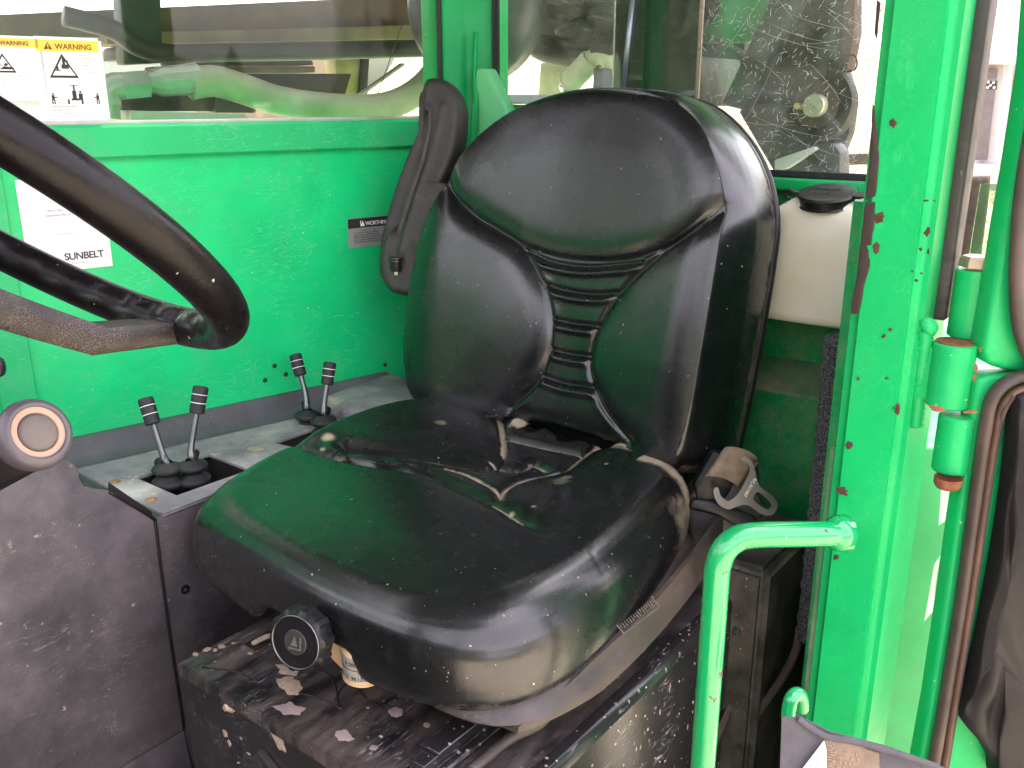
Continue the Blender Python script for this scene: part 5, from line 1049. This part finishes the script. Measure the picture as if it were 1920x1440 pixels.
bk = MB(); bk.prism([W(*p, -.58) for p in ((228, 172), (400, 172), (400, 209), (228, 209))], -WN*.05, .003); bk.prism([W(*p, -.56) for p in ((404, 176), (490, 178), (480, 212), (404, 212))], -WN*.05, .003); tag(bk.build('engine_block', simple('dark_engine', (.015, .014, .016), .4, var=.5), None, 40), 'dark engine casing low behind the hose outside', 'machine part')
mbx_top = MB(); mbx_top.box((-3.0, -1.5, 2.12), (-1.66, -.42, 2.18), .01); tag(mbx_top.build('engine_shade_cover', G_REAR, None, 40), 'unseen green cover added to shade the machinery behind the cab', 'cover')  # out of view above the rear window, added to shade the machinery
# beyond the rear window
def mbx(name, pts, v, th, mat, par=None, bev=.004, lab=None, cat=None):
    m = MB(); m.prism([X(*p, v) for p in pts], (-th, 0, 0), bev); o = m.build(name, mat, par, 40); 
    if lab: tag(o, lab, cat)
    return o
gd_ = MB(); gc_ = X(880, 5, -1.62); gd_.lathe(gc_, (1, .1, 0), [(r_*1.2, h_) for r_, h_ in ((0, .05), (.06, .048), (.11, .036), (.128, .015), (.134, -.01), (.134, -.05), (0, -.05))], 64); tag(gd_.build('rounded_guard', simple('matt_grey_guard', (.022, .028, .028), .4, var=.1, dust=.1), None, True), 'dark rounded plastic guard behind the left of the rear window', 'guard')
eng = empty('engine_assembly', (-2.0, -1.2, 1.5), 'dark brown engine machinery behind the seat back, seen through the rear window', 'engine')
DKE = simple('oily_dark_steel', (.009, .008, .006), .45, var=.5, sc=20, dust=.15, dustc=(.04, .032, .02), bump=.6); BRE = simple('brown_oily_steel', (.030, .020, .012), .5, var=.4, sc=20, dust=.2, dustc=(.07, .05, .03), bump=.5)
mbx('casing', ((990, -40), (1150, -40), (1150, 112), (1040, 112), (1000, 96)), -1.95, .2, DKE, eng); mbx('rocker_cover', ((1020, -40), (1160, -40), (1160, 4), (1020, 8)), -1.90, .1, BRE, eng); mbx('cross_plate', ((1030, 30), (1150, 5), (1150, 12), (1030, 42)), -1.92, .03, BRE, eng)
MB().tube(sm([X(1005, 92, -1.86), X(1030, 103, -1.86), X(1100, 112, -1.86), X(1160, 108, -1.86)], 6), .019, 16).build('exhaust_pipe', BRE, eng, True); MB().tube(sm([X(1000, 75, -1.88), X(1060, 85, -1.88), X(1160, 82, -1.88)], 6), .018, 14).build('exhaust_pipe', DKE, eng, True)
mbx('clamp', ((1102, 80), (1148, 80), (1146, 104), (1106, 104)), -1.83, .05, BRE, eng); 
mbx('side_casing', ((1150, -40), (1400, -40), (1400, 60), (1392, 120), (1340, 138), (1150, 138)), -2.1, .25, DKE, eng)
for k in range(7): mbx('fin', ((1160+k*20, 20+(k % 3)*14), (1174+k*20, 20+(k % 3)*14), (1174+k*20, 100-(k % 2)*30), (1160+k*20, 100-(k % 2)*30)), -1.96+.01*(k % 2), .04, DKE if k % 2 else BRE, eng, .002)
for k in range(22):
    rx, ry = random.uniform(1000, 1330), random.uniform(-10, 100); L_ = random.uniform(20, 90); an = random.uniform(-.5, .5)
    if k % 3: MB().tube(sm([X(rx, ry, -1.90), X(rx+L_*.5, ry+L_*an*.4, -1.88), X(rx+L_, ry+L_*an, -1.90)], 4), random.uniform(.003, .010), 8).build('pipe', (DKE, BRE, BRE)[k % 3], eng, True)
    else: mbx('bracket', ((rx, ry), (rx+22, ry+3), (rx+20, ry+16), (rx-2, ry+13)), -1.89, .03, BRE, eng, .002)
cy = empty('lift_cylinder', (-1.9, -1.1, 1.5), 'cream hydraulic cylinder slanting behind the seat back', 'cylinder')
a, b = X(1066, 158, -1.85), X(1108, 112, -1.85); MB().tube([a, b], .026, 24).build('barrel', CYL, cy, 40); MB().tube([a*1.25-b*.25, a*1.02-b*.02], .015, 16).build('rod', CHROME, cy, True); MB().tube([a*1.03-b*.03, a*.97+b*.03], .028, 24).build('gland', CYL, cy, True)
MB().tube(sm([b, X(1122, 104, -1.85), X(1140, 107, -1.85), X(1146, 122, -1.85), X(1146, 170, -1.85)], 5), .021, 16).build('elbow', CYL, cy, True)
mbx('cream_post', ((1013, 118), (1062, 118), (1052, 210), (1006, 210)), -2.0, .06, simple('cream_post_paint', (.66, .6, .42), .6, var=.15), None, .004, 'cream painted post behind the seat back, left of the cylinder', 'post')
lp = mbx('grey_valve_body', ((1112, 128), (1132, 128), (1136, 200), (1110, 200)), -1.80, .04, simple('valve_blue_grey', (.09, .11, .14), .5), None, .003, 'small blue-grey valve body right of the cylinder', 'machine part')
mbx('lower_housing', ((1148, 118), (1316, 105), (1316, 200), (1148, 200)), -1.90, .2, simple('grey_housing', (.018, .02, .022), .5, var=.5, dust=.3), None, .006, 'grey machine housing just above the backrest', 'machine part')
mbx('white_bracket', ((1150, 138), (1206, 142), (1204, 150), (1150, 148)), -1.86, .02, TRAIL, None, .001, 'small white bracket on the grey machine housing', 'bracket')
ch_ = empty('green_chassis', (-2.2, -.8, 1.75), 'bright green chassis plate at the top of the rear window', 'chassis')
mbx('plate', ((1316, -60), (1490, -60), (1440, 60), (1400, 80), (1316, 82)), -2.05, .02, G_POST, ch_, .003); m = MB(); m.lathe(X(1310, 10, -2.03), (1, 0, 0), [(0, .0), (.035, .0), (.042, -.004), (.042, -.02)], 32); m.build('round_hole', INK, ch_)
st = empty('tilt_arm', (-2.1, -.7, 1.4), 'dark steel tilt arm with round sheave and pin, behind the rear window', 'machine arm')
DKS = simple('scratched_dark_steel', (.010, .012, .014), .5, var=.3, dust=.15, dustc=(.05, .045, .04), bump=.3)
mbx('diagonal_strut', ((1352, 196), (1392, 206), (1520, -40), (1462, -40)), -1.95, .05, simple('blue_grey_steel', (.02, .026, .032), .45, var=.15), st)
mbx('side_plate', ((1385, 210), (1440, 140), (1500, -40), (1602, -40), (1598, 60), (1585, 130), (1600, 190), (1592, 250), (1560, 330), (1455, 330), (1420, 270)), -2.02, .04, DKS, st)
m = MB(); m.lathe(X(1530, 196, -1.99), (1, 0, .05), [(0, .0), (.05, .0), (.075, .004), (.078, -.006), (.078, -.03), (0, -.03)], 64); m.build('sheave', simple('dark_sheave', (.022, .018, .015), .6, var=.4, dust=.15, dustc=(.06, .05, .04), bump=.4), st, 40); MB().lathe(X(1528, 196, -1.975), (1, 0, 0), [(0, .002), (.040, .002), (.047, 0), (.047, -.01)], 48).build('inner_flange', simple('brown_flange', (.055, .038, .025), .6, var=.4), st, 40)
m = MB(); m.lathe(X(1528, 198, -1.96), (1, 0, 0), [(0, .012), (.003, .012), (.004, .009), (.0045, .012), (.021, .012), (.023, .009), (.023, -.02)], 40); m.build('pin', simple('brass_pin', (.42, .40, .30), .4, .5), st, 40)
MB().lathe(X(1497, 199, -1.96), (1, 0, 0), [(0, .01), (.007, .01), (.0075, -.01)], 6).build('bolt', YPOST, st); MB().obox(X(1515, 199, -1.965), (1, 0, 0), (0, 1, 0), (0, 0, 1), .006, .02, .006, .002).build('keeper_plate', ZINC, st)
mbx('foot_block', ((1515, 272), (1560, 268), (1575, 285), (1575, 330), (1510, 330)), -1.90, .06, simple('grey_block', (.025, .025, .028), .5, dust=.2), st); mbx('light_bracket', ((1452, 300), (1525, 275), (1530, 280), (1470, 318), (1452, 320)), -1.88, .03, TRAIL, st, .002); mbx('edge_strip', ((1580, -40), (1602, -40), (1602, 60), (1588, 132), (1578, 132)), -1.97, .05, simple('rust_brown_steel', (.06, .03, .022), .8, var=.3), st)
MB().tube(sm([X(1586, 105, -1.95), X(1600, 103, -1.95), X(1607, 115, -1.95), X(1603, 130, -1.95), X(1588, 135, -1.95)], 6), .0018, 8).build('wire_loop', INK, st, True)
mbx('brown_pipe', ((1578, 290), (1650, 288), (1650, 308), (1578, 310)), -2.3, .05, simple('brown_rail_paint', (.13, .07, .05), .8, var=.3), None, .004, 'brown pipe on the ground beyond the rear window', 'pipe')
# right of the post: white trailer, black plate, weeds
tr = empty('white_trailer', (-6, .6, 0), 'white trailer frame standing outside behind the door post', 'trailer')
def tz(name, pts, v=-5.0, th=.2, mat=TRAIL, bev=.01): return mbx(name, pts, v, th, mat, tr, bev)
tz('corner_upright', ((1832, 108), (1885, 112), (1872, 360), (1815, 350))); tz('top_rail', ((1838, 98), (1960, 100), (1960, 120), (1836, 120)), -4.9); tz('side_board', ((1885, 20), (1990, 20), (1990, 380), (1868, 400)), -5.2); tz('bottom_rail', ((1805, 310), (1850, 312), (1848, 330), (1800, 328)), -4.8); tz('painted_shadow_gap', ((1838, 125), (1870, 128), (1850, 300), (1822, 300)), -4.96, .02, simple('grey_gap', (.12, .10, .105), .8), .002)  # the shadow between upright and rail is painted as a grey slab
m = MB(); m.prism([X(*p, -4.7) for p in ((1849, 150), (1869, 150), (1868, 168), (1848, 168))], (-.02, 0, 0), .003); pt = m.build('perforated_plate', INK, tr)
for x_, y_ in ((1853, 154), (1863, 155), (1857, 160), (1864, 164), (1852, 164)): MB().lathe(X(x_, y_, -4.695), (1, 0, 0), [(0, .002), (.006, .002), (.006, 0)], 10).build('hole', TRAIL, pt)
tz('fender', ((1870, 345), (1960, 320), (1960, 420), (1880, 372)), -4.85, .1)
GP = MB(); GP.prism([X(*p, -3.9) for p in ((1838, 345), (1905, 345), (1895, 475), (1817, 478))], (-.01, 0, 0)); tag(GP.build('green_glass_sheet', glassmat('pale_green_sheet', (.72, .85, .74), 1.2, .45, .4, 7, (.07, .11, .06))), 'pale green translucent sheet leaning outside near the hinge', 'sheet')
tk = MB(); tk.tube(sm([X(1812, 330, -4.2), X(1805, 400, -4.2), X(1795, 480, -4.2)], 4), .09, 10); tag(tk.build('brown_stump', simple('brown_bark', (.03, .02, .014), .9, var=.5, sc=30, bump=.9, bs=60), None, True), 'brown stump beside the rubber seal outside', 'stump')
# dry grass
m = MB(); rgn = random.Random(8)
for i in range(900):
    x_ = rgn.uniform(-5.2, -3.4); y_ = rgn.uniform(.15, .95)*(-x_/5)*.9; h = rgn.uniform(.08, .32); dx, dy = rgn.uniform(-.12, .12), rgn.uniform(-.12, .12)
    a = m.bm.verts.new((x_-.003, y_-.003, 0)); b = m.bm.verts.new((x_+.003, y_+.003, 0)); c = m.bm.verts.new((x_+dx*.5+.002, y_+dy*.5+.002, h*.7)); d = m.bm.verts.new((x_+dx, y_+dy, h)); m.bm.faces.new((a, b, c)); m.bm.faces.new((a, c, d))
tag(m.build('dry_grass', simple('straw', (.16, .12, .055), .9, var=.5, sc=3)), 'patch of tangled dry grass outside beyond the hinge', 'grass', None, 'stuff')
# leafy bush behind the trailer
def bush(c, rad, n, mats, label, name='autumn_bush'):
    t = empty(name, (c[0], c[1], 0), label, 'bush'); rr_ = random.Random(int(c[0]*10))
    MB().tube(sm([(c[0], c[1], 0), (c[0]+.05, c[1], c[2]*.5), (c[0], c[1]+.05, c[2])], 4), .05, 8).build('stem', BEAM, t, True)
    for k, mt in enumerate(mats):
        m = MB()
        for i in range(n):
            v = Vector((rr_.gauss(0, 1), rr_.gauss(0, 1), rr_.gauss(0, 1))).normalized()*rad*rr_.uniform(.3, 1)**.6; p = Vector(c)+Vector((v.x, v.y, v.z*1.2)); s = rr_.uniform(.03, .07)
            a1 = Vector((rr_.uniform(-1, 1), rr_.uniform(-1, 1), rr_.uniform(-1, 1))).normalized()*s; a2 = a1.orthogonal().normalized()*s*.6
            m.bm.faces.new([m.bm.verts.new(q) for q in (p-a1, p+a2, p+a1, p-a2)])
        m.build('leaves', mt, t)
bush((-9, 1.15, 2.0), .9, 1500, [simple('yellow_leaf', (.26, .20, .03), .8, var=.4, sc=4), simple('orange_leaf', (.24, .09, .03), .8, var=.4, sc=4)], 'yellow and orange autumn bush behind the white trailer')
# pale green fender and white placard below the hinge
fe = mbx('body_side', ((1560, 840), (2700, 840), (2700, 1500), (1500, 1500)), -1.42, .03, G_FEND, None, .006, 'sunlit pale green body panel outside, between post and door', 'body panel')
pc_ = MB(); pc_.prism([X(*p, -1.36) for p in ((1752, 1058), (1800, 985), (1790, 1100), (1733, 1165))], (-.002, 0, 0)); pc_.prism([X(*p, -1.36) for p in ((1757, 1140), (1770, 1125), (1742, 1310), (1726, 1315))], (-.002, 0, 0)); pc_.prism([X(*p, -1.36) for p in ((1765, 908), (1806, 908), (1800, 960), (1760, 985))], (-.002, 0, 0)); po_ = pc_.build('white_placard', WHITE); tag(po_, 'white placard with black marks on the body panel outside', 'sticker')
m = MB(); m.prism([X(*p, -1.3585) for p in ((1764, 1048), (1777, 1032), (1779, 1042), (1762, 1056))], (-.0004, 0, 0)); m.prism([X(*p, -1.3585) for p in ((1761, 1065), (1766, 1062), (1757, 1115), (1753, 1118))], (-.0004, 0, 0)); m.prism([X(*p, -1.3585) for p in ((1752, 1190), (1756, 1194), (1752, 1202))], (-.0004, 0, 0)); m.build('black_mark', INK, po_)
# ground, yard, far things
m = MB(); m.poly([(-300, -300, 0), (300, -300, 0), (300, 300, 0), (-300, 300, 0)]); g = m.build('ground', GROUND); tag(g, kind='structure')
# machine chassis under the cab
uc = MB(); uc.box((-3.2, -2.4, .35), (.6, -.2, .37), .005); uc.box((-3.2, -1.45, .10), (-1.62, -.28, .9), .05, 4); tag(uc.build('machine_chassis', G_REAR, None, 40), 'green chassis deck beneath the cab', 'chassis')
def far(name, lo, hi, mat, lab, cat):
    m = MB(); m.box(lo, hi, .03); 
    o = m.build(name, mat, None); tag(o, lab, cat); return o
fc = far('shipping_container', (-11, -19, 0), (-5, -16, 2.2), CONT, 'pale grey container far beyond the side window', 'container')
far('brown_building', (-30, -36, 0), (12, -33, 3.2), simple('brown_cladding', (.2, .15, .11), .8), 'long low brown building in the distance', 'building')
hl = MB(); N_ = 60
a = [hl.bm.verts.new((-200+400*i/N_, -150-20*math.sin(i*.3), 0)) for i in range(N_+1)]; b = [hl.bm.verts.new((-200+400*i/N_, -160, 9+4*math.sin(i*.35)+2*math.sin(i*.9))) for i in range(N_+1)]
for i in range(N_): hl.bm.faces.new((a[i], a[i+1], b[i+1], b[i]))
tag(hl.build('hills', simple('far_hill', (.22, .25, .24), .9), None, True), kind='structure')

# dry bank behind the yard, rising beyond the machine
bk_ = bmesh.new(); nx_, ny_ = 40, 80; gv = []
for i in range(nx_+1):
    row = []
    for j in range(ny_+1):
        t = i/nx_; y_ = -9+18*j/ny_; x_ = -6.5-7*t; h = 3.6*(1-(1-t)**1.6)+.12*math.sin(y_*3.1+x_*2)+.08*math.sin(y_*7+x_*5)*t+RNG.normal()*.03
        row.append(bk_.verts.new((x_+.25*math.sin(y_*1.3), y_, (h if i else -.02))))
    gv.append(row)
for i in range(nx_):
    for j in range(ny_): bk_.faces.new((gv[i][j], gv[i][j+1], gv[i+1][j+1], gv[i+1][j]))
q = N('dry_bank'); c = q.mix(q.ramp(q.noise(9, 8, .75), .40, .60), (.34, .24, .15), (.60, .53, .40)); c = q.mix(q.ramp(q.noise(30, 6, .8), .54, .60), c, (.10, .06, .04)); BANK = q.set(c, .95, q.bump(q.noise(40, 6), .8, .04))
m = MB(); m.bm = bk_; tag(m.build('hillside', BANK, None, True), kind='structure')
# front of the cab, out of view: dashboard and posts added to darken seat reflections
db = empty('dashboard', (.2, -.8, .42), 'unseen black dashboard and instrument hood, added for dark seat reflections, ahead of the steering wheel', 'dashboard')
m = MB(); m.prism([(.10, -1.42, .42), (.02, -1.42, 1.05), (.06, -1.42, 1.34), (.16, -1.42, 1.38), (.34, -1.42, 1.36), (.34, -1.42, .42)], (0, 1.12, 0), .02, 3); m.build('console_body', BLKPL, db, 40)
m = MB(); m.prism([(.04, -.86, 1.30), (.03, -.86, 1.44), (.10, -.86, 1.48), (.22, -.86, 1.38)], (0, .30, 0), .015, 3); m.build('instrument_hood', BLKPL, db, 40)
for yp_ in (-1.52, -.24): MB().box((.28, yp_-.04, .42), (.36, yp_+.04, 2.26), .012, 3).build('front_post', G_POST, cab, 40)
MB().box((.285, -1.48, .42), (.30, -.28, 1.30), .004).build('front_panel', G_REAR, cab)

# unseen hedges, added only to darken reflections in the vinyl and cut horizon glare
UNSEEN_HEDGE = simple('reflection_hedge_leaves', (.035, .045, .018), .9, var=.5, sc=6, bump=.8, bs=30)
def unseen_hedge(x0, y0, x1, y1, hgt, lab):
    m = MB(); n_ = 60; A = []; rg_ = random.Random(int(hgt*10))
    for i in range(n_+1):
        t = i/n_; x_, y_ = x0+(x1-x0)*t, y0+(y1-y0)*t; nx, ny = (y1-y0), -(x1-x0); L_ = math.hypot(nx, ny); nx /= L_; ny /= L_; h = hgt*(.8+.35*rg_.random())
        A.append([m.bm.verts.new(p) for p in ((x_+nx*1.2, y_+ny*1.2, -.05), (x_+nx*(1.4+rg_.random()*.4), y_+ny*1.5, h*.45), (x_+nx*.7, y_+ny*.7, h*.85), (x_, y_, h), (x_-nx, y_-ny, h*.6), (x_-nx*1.1, y_-ny*1.1, -.05))])
    for P, Q in zip(A, A[1:]):
        for j in range(5): m.bm.faces.new((P[j], P[j+1], Q[j+1], Q[j]))
    o = m.build('reflection_hedge', UNSEEN_HEDGE, None); tag(o, kind='structure')
unseen_hedge(13, -22, 13, 12, 5.0, ''); unseen_hedge(-4, 15, 13, 14, 2.2, '')
